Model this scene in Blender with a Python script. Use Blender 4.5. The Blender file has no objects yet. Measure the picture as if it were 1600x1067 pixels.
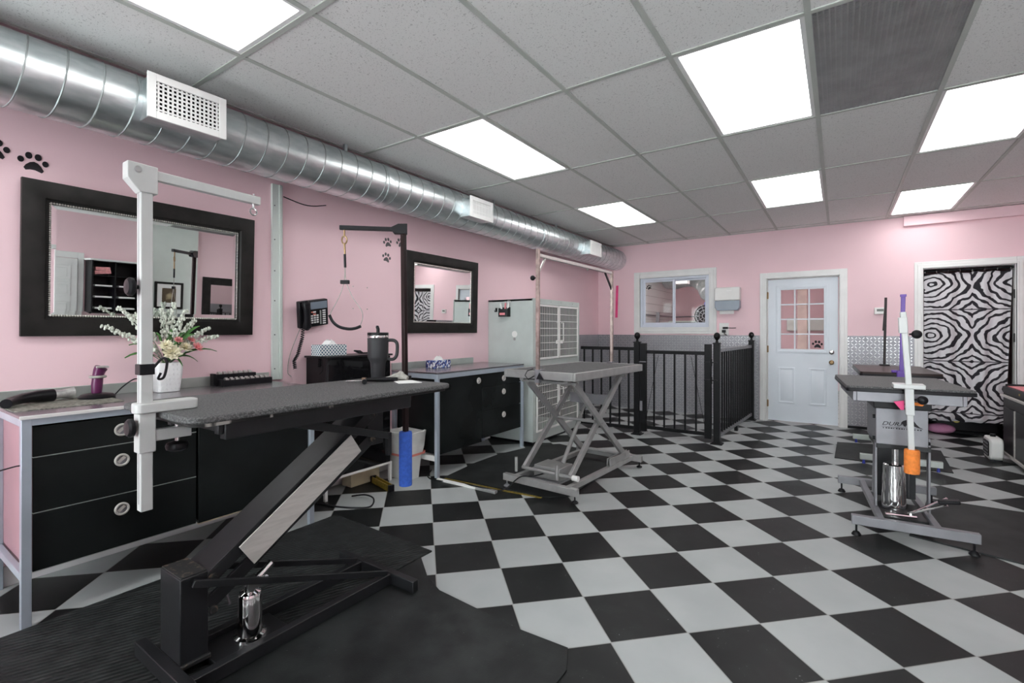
import bpy, math, random
from mathutils import Vector, Matrix
random.seed(7)
R = math.radians
S = bpy.context.scene
COL = S.collection

# ---------------------------------------------------------------- camera, world, exposure
EYE = 1.28
cam = bpy.data.objects.new('camera', bpy.data.cameras.new('camera'))
COL.objects.link(cam)
cam.data.sensor_width = 36.0
cam.data.lens = 748.23 / 1600 * 36.0
cam.data.shift_y = -(533.5 - 516.54) / 1600
cam.data.clip_start = 0.05
cam.location = (0, 0, EYE)
cam.rotation_euler = (R(90), 0, 0.5995)
S.camera = cam
S.view_settings.view_transform = 'Standard'
S.view_settings.look = 'None'
S.view_settings.exposure = 0.95
S.view_settings.gamma = 1.0
S.view_settings.use_curve_mapping = False
S.cycles.use_denoising = True
S.cycles.max_bounces = 10
S.cycles.diffuse_bounces = 6
S.cycles.glossy_bounces = 5
S.cycles.sample_clamp_indirect = 6.0
LAMP = 3.15           # troffer diffuser emission
WORLD = 6.2          # daylight outside the shop front
w = bpy.data.worlds.new('daylight'); S.world = w
w.use_nodes = True
bg = w.node_tree.nodes['Background']
bg.inputs[0].default_value = (0.93, 0.96, 1.0, 1)
bg.inputs[1].default_value = WORLD

# ---------------------------------------------------------------- node helpers
class X:
    """a socket that can be used in arithmetic"""
    def __init__(s, t, k): s.t, s.k = t, k
    def op(s, o, b=None, c=None, swap=False):
        n = s.t.nodes.new('ShaderNodeMath'); n.operation = o
        a = [s, b, c]
        if swap: a = [b, s, c]
        for i, q in enumerate(a):
            if q is None: continue
            if isinstance(q, X): s.t.links.new(q.k, n.inputs[i])
            else: n.inputs[i].default_value = q
        return X(s.t, n.outputs[0])
    def __add__(s, b): return s.op('ADD', b)
    def __sub__(s, b): return s.op('SUBTRACT', b)
    def __rsub__(s, b): return s.op('SUBTRACT', b, swap=True)
    def __mul__(s, b): return s.op('MULTIPLY', b)
    def __truediv__(s, b): return s.op('DIVIDE', b)
    __radd__ = __add__; __rmul__ = __mul__
    def __lt__(s, b): return s.op('LESS_THAN', b)
    def __gt__(s, b): return s.op('GREATER_THAN', b)
    def abs(s): return s.op('ABSOLUTE')
    def fl(s): return s.op('FLOOR')
    def fr(s): return s.op('FRACT')
    def mod(s, b): return s.op('FLOORED_MODULO', b)
    def sin(s): return s.op('SINE')
    def pp(s, b): return s.op('PINGPONG', b)
    def pw(s, b): return s.op('POWER', b)
    def mn(s, b): return s.op('MINIMUM', b)
    def mx(s, b): return s.op('MAXIMUM', b)
    def step(s, lo, hi):
        n = s.t.nodes.new('ShaderNodeMapRange'); n.interpolation_type = 'SMOOTHSTEP'
        s.t.links.new(s.k, n.inputs[0]); n.inputs[1].default_value = lo; n.inputs[2].default_value = hi
        return X(s.t, n.outputs[0])

class M:
    """material builder around one Principled shader"""
    def __init__(s, name, col=(.5, .5, .5), rough=.5, metal=0.0, spec=None):
        s.m = bpy.data.materials.new(name); s.m.use_nodes = True
        s.t = s.m.node_tree; s.b = s.t.nodes['Principled BSDF']
        s.b.inputs['Base Color'].default_value = (*col, 1)
        s.b.inputs['Roughness'].default_value = rough
        s.b.inputs['Metallic'].default_value = metal
        if spec is not None: s.b.inputs['Specular IOR Level'].default_value = spec
        s.tc = s.t.nodes.new('ShaderNodeTexCoord')
    def xyz(s):
        n = s.t.nodes.new('ShaderNodeSeparateXYZ'); s.t.links.new(s.tc.outputs['Object'], n.inputs[0])
        return [X(s.t, n.outputs[i]) for i in range(3)]
    def noise(s, scale, detail=2, stretch=None):
        n = s.t.nodes.new('ShaderNodeTexNoise'); n.inputs['Scale'].default_value = scale; n.inputs['Detail'].default_value = detail
        src = s.tc.outputs['Object']
        if stretch:
            mp = s.t.nodes.new('ShaderNodeMapping'); mp.inputs['Scale'].default_value = stretch
            s.t.links.new(src, mp.inputs[0]); src = mp.outputs[0]
        s.t.links.new(src, n.inputs['Vector'])
        return X(s.t, n.outputs[0])
    def mix(s, f, a, b):
        n = s.t.nodes.new('ShaderNodeMix'); n.data_type = 'RGBA'
        s.t.links.new(f.k, n.inputs[0])
        for i, q in ((6, a), (7, b)):
            if isinstance(q, X): s.t.links.new(q.k, n.inputs[i])
            else: n.inputs[i].default_value = (*q, 1)
        return X(s.t, n.outputs[2])
    def col(s, x): s.t.links.new(x.k, s.b.inputs['Base Color']); return s
    def rough(s, x): s.t.links.new(x.k, s.b.inputs['Roughness']); return s
    def bump(s, x, strength=.3, dist=.002):
        n = s.t.nodes.new('ShaderNodeBump'); n.inputs['Strength'].default_value = strength; n.inputs['Distance'].default_value = dist
        s.t.links.new(x.k, n.inputs['Height']); s.t.links.new(n.outputs[0], s.b.inputs['Normal']); return s

def mk(name, col, rough=.5, metal=0.0, var=.10, scale=6, bump=0, bscale=120, spec=None, stretch=None):
    if spec is None and max(col) < .05 and metal == 0: spec = .22
    """plain material with a little procedural wear"""
    m = M(name, col, rough, metal, spec)
    n = m.noise(scale, 3, stretch)
    a = tuple(max(0, c * (1 - var)) for c in col); b = tuple(min(1, c * (1 + var)) for c in col)
    m.col(m.mix(n.step(.3, .7), a, b))
    if bump: m.bump(m.noise(bscale, 2), bump, .002)
    return m.m

def srgb(r, g, b):
    f = lambda c: (c / 255 / 12.92) if c <= 10 else ((c / 255 + .055) / 1.055) ** 2.4
    return (f(r), f(g), f(b))

PINK = mk('pink_paint', (.85, .61, .655), .6, var=.02, scale=1.5, bump=.05, bscale=250)
WHITE = mk('white_trim_paint', (.78, .79, .78), .35, var=.03)
DOORW = mk('door_paint', (.70, .76, .82), .35, var=.03, scale=2)
GREENW = mk('pale_wall_paint', (.68, .74, .70), .5, var=.02)
STEEL = mk('painted_grey_steel', (.44, .50, .57), .3, .35, var=.06)
GREYP = mk('silver_powder_coat', (.37, .37, .365), .36, .45, var=.08, scale=12)
GREYP2 = mk('grey_powder_coat', (.25, .25, .27), .4, .35, var=.06, scale=12)
KENNEL = mk('kennel_grey_laminate', (.47, .52, .50), .4, .0, var=.04)
BLACKP = mk('black_powder_coat', (.006, .006, .007), .42, 0, var=.25, scale=10, bump=.08)
CABB = mk('black_cabinet_lacquer', (.011, .013, .013), .22, 0, var=.3, scale=2.5)
CHAR = mk('charcoal_steel', (.014, .015, .017), .38, .15, var=.2, scale=8, bump=.08)
def rust_mat():
    m = M('worn_charcoal_steel', rough=.55)
    n = m.noise(38, 4)
    m.col(m.mix(n.step(.52, .66), (.016, .017, .018), (.13, .095, .07)))
    m.bump(n, .3, .002)
    return m.m
RUST = rust_mat()
BLKPL = mk('black_plastic', (.009, .009, .011), .35, 0, var=.2)
ARMW = mk('white_arm_enamel', (.56, .58, .57), .32, 0, var=.03)
PLATE = mk('silver_plate', (.56, .54, .51), .45, .25, var=.08, scale=10, stretch=(8, 1, 8))
DARKIN = mk('dark_matte', (.004, .004, .004), .95, 0, spec=0.02)
RUBB = mk('black_rubber', (.020, .022, .022), .75, 0, var=.3, scale=20, bump=.3, bscale=400)
CHROME = mk('chrome', (.80, .80, .80), .07, 1.0, var=.03)
BRUSH = mk('brushed_aluminium', (.60, .59, .57), .38, .9, var=.06, scale=10, stretch=(1, 8, 1))
STEELTOP = mk('steel_worktop', (.30, .29, .31), .25, .75, var=.10, scale=5)
SPLASH = mk('steel_backsplash', (.50, .54, .51), .3, .6, var=.08)
WHITEP = mk('white_enamel', (.78, .78, .76), .3, 0, var=.03)
PAPER = mk('white_paper', (.85, .85, .84), .8, 0, var=.03)
MFRAME = mk('black_mirror_frame', (.014, .013, .012), .5, 0, var=.35, scale=9)
BEAD = mk('silver_bead', (.62, .60, .56), .3, .8, var=.3, scale=90)
BLUEF = mk('blue_foam', (.035, .115, .52), .8, 0, var=.12, scale=60, bump=.3)
ORNGF = mk('orange_foam', (.85, .25, .045), .8, 0, var=.10, scale=60, bump=.3)
PURPLE = mk('purple_enamel', (.115, .035, .36), .35, 0, var=.1)
PURPC = mk('plum_plastic', (.11, .012, .075), .3, .1, var=.15)
MAROON = mk('dark_maroon_steel', (.018, .010, .010), .35, 0, var=.2)
BIN = mk('white_bin_plastic', (.66, .68, .66), .4, 0, var=.03)
LINER = mk('bin_liner', (.70, .71, .69), .35, 0, var=.08, scale=14, bump=.5, bscale=22)
REDB = mk('pink_red_band', (.68, .22, .18), .5)
CREAM = mk('cream_box', (.55, .48, .33), .6)
GOLD = mk('gold_tape', (.40, .29, .05), .35, .6, var=.3, scale=60)
GREEN = mk('leaf_green', (.055, .16, .035), .5, 0, var=.35, scale=30)
PETAL = mk('cream_petals', (.80, .76, .58), .6, 0, var=.1, scale=30)
PETALP = mk('pink_petals', (.78, .33, .34), .6, 0, var=.15, scale=30)
SPRIG = mk('white_green_buds', (.62, .66, .58), .6, 0, var=.3, scale=80)
GLOVE = mk('grey_cloth', (.34, .33, .30), .8, 0, var=.2, scale=50)
PINKM = mk('pink_liner', (.75, .25, .28), .5, 0, var=.08)
PINKC = mk('pink_cushion_cloth', (.62, .27, .45), .7, 0, var=.1)
HOTP = mk('hot_pink_cloth', (.80, .07, .24), .6)
NAVY = mk('blue_plastic', (.02, .035, .35), .4)
TAN = mk('brass_brown', (.30, .20, .10), .35, .8)
DUSTER = mk('bluegrey_plastic', (.23, .28, .34), .25, 0, var=.05)
GALV2 = mk('aged_aluminium', (.42, .34, .31), .35, .8, var=.25, scale=25)
CLEAR = mk('clear_smoke_plastic', (.45, .45, .44), .12, .2, var=.2, scale=40)

def emissive(name, col, k):
    m = M(name, (.8, .8, .8), .4)
    m.b.inputs['Emission Color'].default_value = (*col, 1)
    m.b.inputs['Emission Strength'].default_value = k
    n = m.noise(3); m.col(m.mix(n, (.78, .79, .8), (.82, .82, .82)))
    return m.m
DIFF = emissive('lit_diffuser', (1.0, .995, .98), LAMP)
LCD = emissive('lcd_segment', (.1, .12, .1), .02)

def glassmat(name, tint=(.93, .97, .95), refl=.10):
    m = bpy.data.materials.new(name); m.use_nodes = True; t = m.node_tree
    for n in list(t.nodes):
        if n.type != 'OUTPUT_MATERIAL': t.nodes.remove(n)
    out = t.nodes['Material Output']
    tr = t.nodes.new('ShaderNodeBsdfTransparent'); tr.inputs[0].default_value = (*tint, 1)
    gl = t.nodes.new('ShaderNodeBsdfGlossy'); gl.inputs['Roughness'].default_value = .02
    fr = t.nodes.new('ShaderNodeFresnel'); fr.inputs[0].default_value = 1.45
    mp = t.nodes.new('ShaderNodeMath'); mp.operation = 'ADD'; mp.inputs[1].default_value = refl - .04
    mx = t.nodes.new('ShaderNodeMixShader')
    t.links.new(fr.outputs[0], mp.inputs[0]); t.links.new(mp.outputs[0], mx.inputs[0])
    t.links.new(tr.outputs[0], mx.inputs[1]); t.links.new(gl.outputs[0], mx.inputs[2])
    t.links.new(mx.outputs[0], out.inputs[0])
    return m
GLASS = glassmat('window_glass', (.95, .97, .96), .018)
MIRR = mk('mirror_silver', (.86, .88, .87), .008, 1.0, var=.005)

# ---- patterned materials
def floor_mat():
    m = M('checker_tiles', rough=.3)
    x, y, z = m.xyz()
    T, ox, oy, c = .3450, -2.4809, 2.5832, math.sqrt(.5)
    u = ((x - ox) * c + (y - oy) * c) / T
    v = ((x - ox) * c - (y - oy) * c) / T
    par = (u.fl() + v.fl()).mod(2.0)
    eu = (u.fr() - .5).abs(); ev = (v.fr() - .5).abs()
    grout = eu.mx(ev).step(.489, .494)
    cell = (u.fl() * 12.9898 + v.fl() * 78.233).sin() * 43758.5
    cell = cell.fr()
    n1 = m.noise(3.0, 4); n2 = m.noise(60, 2); n3 = m.noise(9, 4)
    white = m.mix(n1.step(.3, .7), (.355, .378, .378), (.40, .422, .422))
    blk = m.mix(n3.step(.42, .75), (.006, .007, .0075), (.014, .016, .016))
    specks = (m.noise(95, 1).step(.70, .76)) * (n3.step(.56, .62))
    blk = m.mix(specks * .45, blk, (.35, .36, .36))
    colr = m.mix(par, blk, white)
    colr = m.mix(grout * .75, colr, (.33, .335, .32))
    m.col(colr)
    m.rough(.30 + n1 * .12 + n3 * .14 - par * .05)
    m.bump((1.0 - grout) + n2 * .02, .25, .0015)
    m.b.inputs['Specular IOR Level'].default_value = .28
    return m.m

def ceil_mat():
    m = M('acoustic_tile', rough=.85)
    f = m.noise(150, 2).step(.625, .69); g = m.noise(60, 1).step(.66, .73)
    n = m.noise(2, 2)
    base = m.mix(n, (.76, .765, .75), (.80, .80, .79))
    m.col(m.mix((f + g * .7).mn(1.0) * .65, base, (.30, .30, .295)))
    m.bump(m.noise(260, 2), .25, .003)
    return m.m

def diamond_mat(axis):
    """embossed tread plate; axis = which object axis runs along the wall"""
    m = M('tread_plate', (.60, .61, .64), .32, .55)
    x, y, z = m.xyz(); a = x if axis == 'x' else y
    P = .040
    u = a / P; v = z / P
    par = (u.fl() + v.fl()).mod(2.0)
    sgn = par * 2.0 - 1.0
    p = u.fr() - .5; q = v.fr() - .5
    d = (p + q * sgn) * .7071; e = (p * sgn - q) * .7071
    loz = (d.abs() / .60 + e.abs() / .17)
    h = 1.0 - loz.step(.55, 1.05)
    m.bump(h, 1.0, .006)
    n = m.noise(5, 3)
    m.col(m.mix(h, m.mix(n, (.26, .26, .28), (.36, .36, .385)), (.93, .94, .96)))
    m.rough(.42 - h * .2)
    return m.m

def zebra_mat():
    m = M('zebra_cloth', rough=.75)
    x, y, z = m.xyz()
    wx = m.noise(5.0, 2); wz = m.noise(7.5, 2)
    a = ((x + .318) ).pp(.37) ; b = (z - 1.64).pp(.309)
    a2 = a + (wx - .5) * .05; b2 = b + (wz - .5) * .05
    rad = ((a2.mx(0.0) * .82).pw(1.6) + (b2.mx(0.0) * .95).pw(1.6)).pw(.625)
    st = (rad * 2 * math.pi / .064 + (wx - .5) * 7.0 + (wz - .5) * 4.0).sin()
    thick = .48 - a * .55
    f = (st - thick + (m.noise(28, 2) - .5) * .5).step(-.12, .12)
    seam = 1.0 - (.309 - b).step(.004, .009)
    f = f.mx(seam * .9)
    m.col(m.mix(f, (.66, .65, .68), (.010, .008, .014)))
    return m.m

def galv_mat():
    m = M('galvanized_duct', (.60, .65, .66), .17, 1.0)
    n = m.noise(26, 3, (1, .35, 1)); n2 = m.noise(5, 2)
    m.col(m.mix(n.step(.3, .7), (.58, .64, .65), (.74, .78, .79)))
    m.rough(.24 + n * .14 + n2 * .08)
    return m.m

def ribbed_mat():
    m = M('ribbed_rubber_mat', rough=.6)
    x, y, z = m.xyz()
    rib = ((x * .916 - y * .40) * 2 * math.pi / .024).sin()
    n = m.noise(12, 4); sp = m.noise(90, 2).step(.68, .74) * m.noise(4, 2).step(.5, .65)
    c = m.mix(n.step(.35, .7), (.009, .011, .011), (.022, .025, .025)); m.b.inputs['Specular IOR Level'].default_value = .3
    m.col(m.mix(sp * .5, c, (.22, .23, .23)))
    m.bump(rib, .55, .003)
    return m.m

def mat_rubber():
    m = M('smooth_rubber_mat', rough=.55)
    n = m.noise(7, 5); n2 = m.noise(2.2, 3)
    sp = m.noise(120, 2).step(.71, .76) * m.noise(5, 2).step(.48, .62)
    c = m.mix((n * n2 * 2.2).step(.25, .85), (.007, .008, .0085), (.024, .027, .027)); m.b.inputs['Specular IOR Level'].default_value = .3
    m.col(m.mix(sp * .4, c, (.2, .2, .2)))
    m.bump(m.noise(220, 2), .25, .002)
    return m.m

def table_rubber():
    m = M('pebbled_table_rubber', rough=.7)
    n = m.noise(170, 2); n2 = m.noise(6, 3)
    m.col(m.mix(n.step(.38, .66), (.045, .046, .047), (.135, .138, .138)))
    m.bump(n, .7, .004)
    return m.m

def lattice_mat():
    m = M('blue_lattice_print', rough=.6)
    x, y, z = m.xyz()
    p = .028
    u = ((y + x + z) / p); v = ((y + x - z) / p)
    l = (u.fr() - .5).abs().mx((v.fr() - .5).abs())
    m.col(m.mix(l.step(.30, .36), (.030, .105, .175), (.78, .82, .82)))
    return m.m

def paisley_mat():
    m = M('navy_floral_print', rough=.6)
    a = m.noise(34, 2); b = m.noise(55, 2)
    c = m.mix(a.step(.50, .54), (.015, .018, .13), (.72, .75, .78))
    m.col(m.mix(b.step(.60, .63), c, (.10, .20, .55)))
    return m.m

def vase_mat():
    m = M('embossed_white_ceramic', (.80, .80, .80), .3)
    x, y, z = m.xyz()
    h = (((y + x) / .022).fr() - .5).abs() + (((z + .0) / .03).fr() - .5).abs()
    m.bump(h.step(.2, .4), .5, .004)
    m.col(m.mix(m.noise(4), (.74, .75, .76), (.82, .82, .82)))
    return m.m

def siding_mat():
    m = M('white_siding', (.75, .77, .76), .4)
    x, y, z = m.xyz()
    s = (z / .17).fr()
    m.col(m.mix((1.0 - s.step(.02, .06)), (.74, .77, .76), (.30, .31, .31)))
    m.bump(s, .6, .01)
    return m.m

def art_mat():
    m = M('sepia_print', rough=.5)
    x, y, z = m.xyz()
    d = ((y.abs() * y.abs()) + ((z - .22) * (z - .22))).pw(.5)
    r = (d * 30 + m.noise(9) * 4).sin()
    m.col(m.mix(r.step(-.6, .8), (.10, .07, .04), (.50, .42, .26)))
    return m.m

def worn_mat():
    m = M('worn_black_edge', (.02, .02, .02), .6, 0, .25)
    n = m.noise(9, 4, (1, 1, .3))
    m.col(m.mix(n.step(.60, .64), (.016, .016, .016), (.42, .40, .37)))
    return m.m
WORN = worn_mat()
FLOOR, CEIL = floor_mat(), ceil_mat()
TREADX, TREADY = diamond_mat('x'), diamond_mat('y')
ZEBRA, GALV, RIBM, MATR, TRUB = zebra_mat(), galv_mat(), ribbed_mat(), mat_rubber(), table_rubber()
LATT, PAIS, VASEM, SIDING, ART = lattice_mat(), paisley_mat(), vase_mat(), siding_mat(), art_mat()

# ---------------------------------------------------------------- mesh builder
class MB:
    def __init__(s): s.v, s.f = [], []
    def add(s, vs, fs):
        o = len(s.v); s.v += [Vector(p) for p in vs]; s.f += [[i + o for i in f] for f in fs]; return s
    def box(s, x0, x1, y0, y1, z0, z1):
        return s.add([(x0, y0, z0), (x1, y0, z0), (x1, y1, z0), (x0, y1, z0), (x0, y0, z1), (x1, y0, z1), (x1, y1, z1), (x0, y1, z1)],
                     [(3, 2, 1, 0), (4, 5, 6, 7), (0, 1, 5, 4), (1, 2, 6, 5), (2, 3, 7, 6), (3, 0, 4, 7)])
    def bar(s, p0, p1, wd, ht, up=(0, 0, 1)):
        p0, p1 = Vector(p0), Vector(p1); d = (p1 - p0).normalized(); up = Vector(up)
        if abs(d.dot(up)) > .99: up = Vector((0, 1, 0))
        r = d.cross(up).normalized() * wd / 2; u = r.cross(d).normalized() * ht / 2
        q = []
        for p in (p0, p1): q += [p - r - u, p + r - u, p + r + u, p - r + u]
        return s.add(q, [(3, 2, 1, 0), (4, 5, 6, 7), (0, 1, 5, 4), (1, 2, 6, 5), (2, 3, 7, 6), (3, 0, 4, 7)])
    def tube(s, pts, r, n=8, closed=False, caps=True):
        pts = [Vector(p) for p in pts]; k = len(pts); rings = []
        up = None
        for i, p in enumerate(pts):
            a = pts[(i - 1) % k] if (i > 0 or closed) else p
            b = pts[(i + 1) % k] if (i < k - 1 or closed) else p
            d = (b - a).normalized()
            if up is None:
                up = Vector((0, 0, 1)) if abs(d.z) < .9 else Vector((1, 0, 0))
            x = d.cross(up).normalized(); up = x.cross(d).normalized()
            rr = r[i] if isinstance(r, (list, tuple)) else r
            rings.append([p + (x * math.cos(t) + up * math.sin(t)) * rr for t in [2 * math.pi * j / n for j in range(n)]])
        vs = [q for ring in rings for q in ring]; fs = []
        for i in range(k if closed else k - 1):
            for j in range(n):
                a, b = i * n + j, i * n + (j + 1) % n
                c, d = ((i + 1) % k) * n + (j + 1) % n, ((i + 1) % k) * n + j
                fs.append((a, b, c, d))
        if caps and not closed:
            fs.append(tuple(range(n - 1, -1, -1))); fs.append(tuple((k - 1) * n + j for j in range(n)))
        return s.add(vs, fs)
    def cyl(s, p0, p1, r0, r1=None, n=20):
        return s.tube([p0, p1], [r0, r0 if r1 is None else r1], n)
    def lathe(s, prof, c=(0, 0, 0), n=24, axis='z', sx=1, sy=1):
        c = Vector(c); vs, fs = [], []
        for r, h in prof:
            for j in range(n):
                t = 2 * math.pi * j / n; a, b = r * math.cos(t) * sx, r * math.sin(t) * sy
                vs.append(c + Vector({'z': (a, b, h), 'x': (h, a, b), 'y': (b, h, a)}[axis]))
        k = len(prof)
        for i in range(k - 1):
            for j in range(n):
                fs.append((i * n + j, i * n + (j + 1) % n, (i + 1) * n + (j + 1) % n, (i + 1) * n + j))
        fs.append(tuple(range(n - 1, -1, -1))); fs.append(tuple((k - 1) * n + j for j in range(n)))
        return s.add(vs, fs)
    def ball(s, c, r, n=12, sx=1, sy=1, sz=1):
        pr = [(max(1e-4, r * math.sin(math.pi * i / n)), -r * sz * math.cos(math.pi * i / n)) for i in range(n + 1)]
        return s.lathe(pr, c, 2 * n, 'z', sx, sy)
    def prism(s, pts, h0, h1, axis='z'):
        """2-D outline extruded along an axis: z: (x,y), y: (x,z), x: (y,z)"""
        f = {'z': lambda p, h: (p[0], p[1], h), 'y': lambda p, h: (p[0], h, p[1]), 'x': lambda p, h: (h, p[0], p[1])}[axis]
        k = len(pts)
        vs = [f(p, h0) for p in pts] + [f(p, h1) for p in pts]
        fs = [tuple(range(k - 1, -1, -1)), tuple(range(k, 2 * k))] + [(i, (i + 1) % k, k + (i + 1) % k, k + i) for i in range(k)]
        return s.add(vs, fs)
    def xf(s, mat):
        s.v = [mat @ p for p in s.v]; return s
    def __add__(s, o):
        r = MB(); r.add(s.v, s.f); r.add(o.v, o.f); return r

def rrect(x0, x1, y0, y1, r, n=5):
    out = []
    for cx, cy, a in ((x1 - r, y1 - r, 0), (x0 + r, y1 - r, 90), (x0 + r, y0 + r, 180), (x1 - r, y0 + r, 270)):
        for i in range(n + 1):
            t = R(a + 90 * i / n); out.append((cx + r * math.cos(t), cy + r * math.sin(t)))
    return out

def holes(x0, x1, y0, y1, hs):
    """rectangles that tile x0..x1 / y0..y1 minus the holes (a0,a1,b0,b1)"""
    xs = sorted({x0, x1, *[q for h in hs for q in h[:2] if x0 < q < x1]}); ys = sorted({y0, y1, *[q for h in hs for q in h[2:] if y0 < q < y1]})
    out = []
    for a, b in zip(xs, xs[1:]):
        run = None
        for c, d in zip(ys, ys[1:]):
            mx, my = (a + b) / 2, (c + d) / 2
            if any(h[0] < mx < h[1] and h[2] < my < h[3] for h in hs):
                if run: out.append((a, b, *run)); run = None
            else: run = (run[0], d) if run else (c, d)
        if run: out.append((a, b, *run))
    return out

def smooth(pts, n=8):
    """Catmull-Rom through the points"""
    p = [Vector(q) for q in pts]; p = [p[0] * 2 - p[1]] + p + [p[-1] * 2 - p[-2]]; out = []
    for i in range(1, len(p) - 2):
        for k in range(n):
            t = k / n; a, b, c, d = p[i - 1:i + 3]
            out.append(.5 * (2 * b + (c - a) * t + (2 * a - 5 * b + 4 * c - d) * t * t + (3 * b - a - 3 * c + d) * t ** 3))
    return out + [p[-2]]

OFF = {}
def mesh_obj(name, mb, mat, off=Vector((0, 0, 0)), bev=0.0, flat=False):
    me = bpy.data.meshes.new(name)
    me.from_pydata([tuple(p - off) for p in mb.v], [], mb.f)
    me.validate(); me.update()
    if not flat:
        for p in me.polygons: p.use_smooth = True
        me.set_sharp_from_angle(angle=R(38))
    me.materials.append(mat)
    o = bpy.data.objects.new(name, me); COL.objects.link(o)
    if bev:
        b = o.modifiers.new('edge', 'BEVEL'); b.width = bev; b.segments = 2; b.limit_method = 'ANGLE'; b.angle_limit = R(50)
    return o
def tag(o, label=None, cat=None, group=None, kind=None):
    if label: o['label'] = label
    if cat: o['category'] = cat
    if group: o['group'] = group
    if kind: o['kind'] = kind
    return o
def T(name, label, cat, loc, rz=None, group=None):
    """a thing: Empty at its base; rz None means its parts are written in room coordinates"""
    o = bpy.data.objects.new(name, None); COL.objects.link(o); o.empty_display_size = .05
    o.location = loc
    if rz is None: OFF[o.name] = Vector(loc)
    else: o.rotation_euler = (0, 0, rz); OFF[o.name] = Vector((0, 0, 0))
    return tag(o, label, cat, group)
def P(parent, name, mb, mat, bev=0.0, label=None, kind=None, flat=False):
    off = OFF[parent.name]
    o = mesh_obj(name, mb, mat, off, bev, flat); o.parent = parent; OFF[o.name] = off
    return tag(o, label, kind=kind)
def ONE(name, label, cat, mb, mat, bev=0.0, group=None, kind=None):
    xs = [p.x for p in mb.v]; ys = [p.y for p in mb.v]; zs = [p.z for p in mb.v]
    off = Vector(((min(xs) + max(xs)) / 2, (min(ys) + max(ys)) / 2, min(zs)))
    o = mesh_obj(name, mb, mat, off, bev); o.location = off; OFF[o.name] = off
    return tag(o, label, cat, group, kind)
def ST(name, mb, mat, bev=0.0, parent=None, flat=False):
    """setting"""
    o = mesh_obj(name, mb, mat, Vector((0, 0, 0)), bev, flat)
    OFF[o.name] = Vector((0, 0, 0))
    if parent: o.parent = parent
    else: o['kind'] = 'structure'
    return o
def dup(o, delta, label=None, group=None, parent=None):
    c = o.copy(); COL.objects.link(c)
    if parent: c.parent = parent
    else: c.location = o.location + Vector(delta)
    OFF[c.name] = OFF.get(o.name, Vector((0, 0, 0)))
    if label: c['label'] = label
    if group: c['group'] = group
    for ch in list(o.children): dup(ch, (0, 0, 0), parent=c)
    return c

# ================================================================= ROOM SHELL
XL, XR, YF, YB, ZC, ZT = -3.45, 2.4, -1.9, 7.70, 2.702, 3.0
GX, GY, GW, GL = -3.1658, .0045, .6099, 1.2530   # ceiling grid
YR = 12.3                                        # far wall of the room behind

ST('floor', MB().box(XL - .12, XR + .12, YF - .12, YR + .12, -.1, 0), FLOOR, flat=True)
ST('wall_left', MB().box(XL - .12, XL, YF - .12, YB + .12, 0, ZT), PINK, flat=True)
# right wall: pink, with a projecting pale section
mb = MB()
mb.box(XR, XR + .12, YF - .12, YB + .12, 0, ZT)
ST('wall_right', mb, PINK, flat=True)
ST('wall_right_projection', MB().box(XR - .06, XR, 2.93, 3.76, 0, ZC - .001), GREENW, flat=True)
mb = MB()
for a, b, c, d in holes(XL, XR, 0, ZT, [(-3.25, -1.75, .35, 2.5), (-.20, 2.25, .35, 2.5)]): mb.box(a, b, YF - .12, YF, c, d)
ST('wall_front', mb, PINK, flat=True)
mb = MB()
WIN = (-2.70, -1.63, 1.335, 2.13); DR1 = (-.855, .005, 0, 2.015); DR2 = (.845, 1.655, 0, 2.04)
for a, b, c, d in holes(XL, XR, 0, ZT, [WIN, DR1, DR2]): mb.box(a, b, YB, YB + .12, c, d)
ST('wall_back', mb, PINK, flat=True)
# ceiling with openings for the troffers and the return grille
def cell(i, j, k=0.012): return (GX + i * GW + k, GX + (i + 1) * GW - k, GY + j * GL + k, GY + (j + 1) * GL - k)
LIGHTS = [(1, 0), (1, 2), (1, 4), (4, 2), (4, 4), (6, 3), (6, 5), (4, 0)]
GRILLE = (5, 2)
mb = MB()
hs = [cell(*c) for c in LIGHTS] + [cell(*GRILLE)]
for a, b, c, d in holes(GX, XR, YF, YB, hs): mb.box(a, b, c, d, ZC, ZC + .02)
ST('ceiling', mb, CEIL, flat=True)
ST('ceiling_upper', MB().box(XL - .12, XR + .12, YF - .12, YB + .12, ZT, ZT + .1), GREENW, flat=True)
GRIDM = mk('grid_bar_paint', (.47, .50, .465), .45, var=.03)
mb = MB()
for i in range(0, 10):
    x = GX + i * GW
    if x < XR: mb.box(x - .013, x + .013, YF, YB, ZC - .006, ZC + .001)
for j in range(-1, 7):
    y = GY + j * GL
    mb.box(GX, XR, y - .013, y + .013, ZC - .0055, ZC + .001)
mb.box(GX, XR, YB - .022, YB, ZC - .006, ZC + .001)
ST('trim_1', mb, GRIDM, flat=True)
# white vertical cover strip on the left wall
ST('trim_2', MB().box(XL, XL + .022, 1.905, 1.985, .92, 2.36).box(XL + .02, XL + .030, 1.955, 1.972, .92, 2.36), mk('pale_cover_strip', (.60, .66, .63), .4, 0, var=.03), .002)
mb = MB()
for z in (1.0, 1.25, 1.5, 1.72, 1.95, 2.2): mb.cyl((XL + .02, 1.922, z), (XL + .026, 1.922, z), .004, n=8)
ST('trim_2_screws', mb, BLKPL, parent=bpy.data.objects['trim_2'])
# boxed-in strip at the top of the back wall
ST('trim_3', MB().box(.66, XR, YB - .055, YB, 2.575, ZC - .007), PINK, .003)
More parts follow.
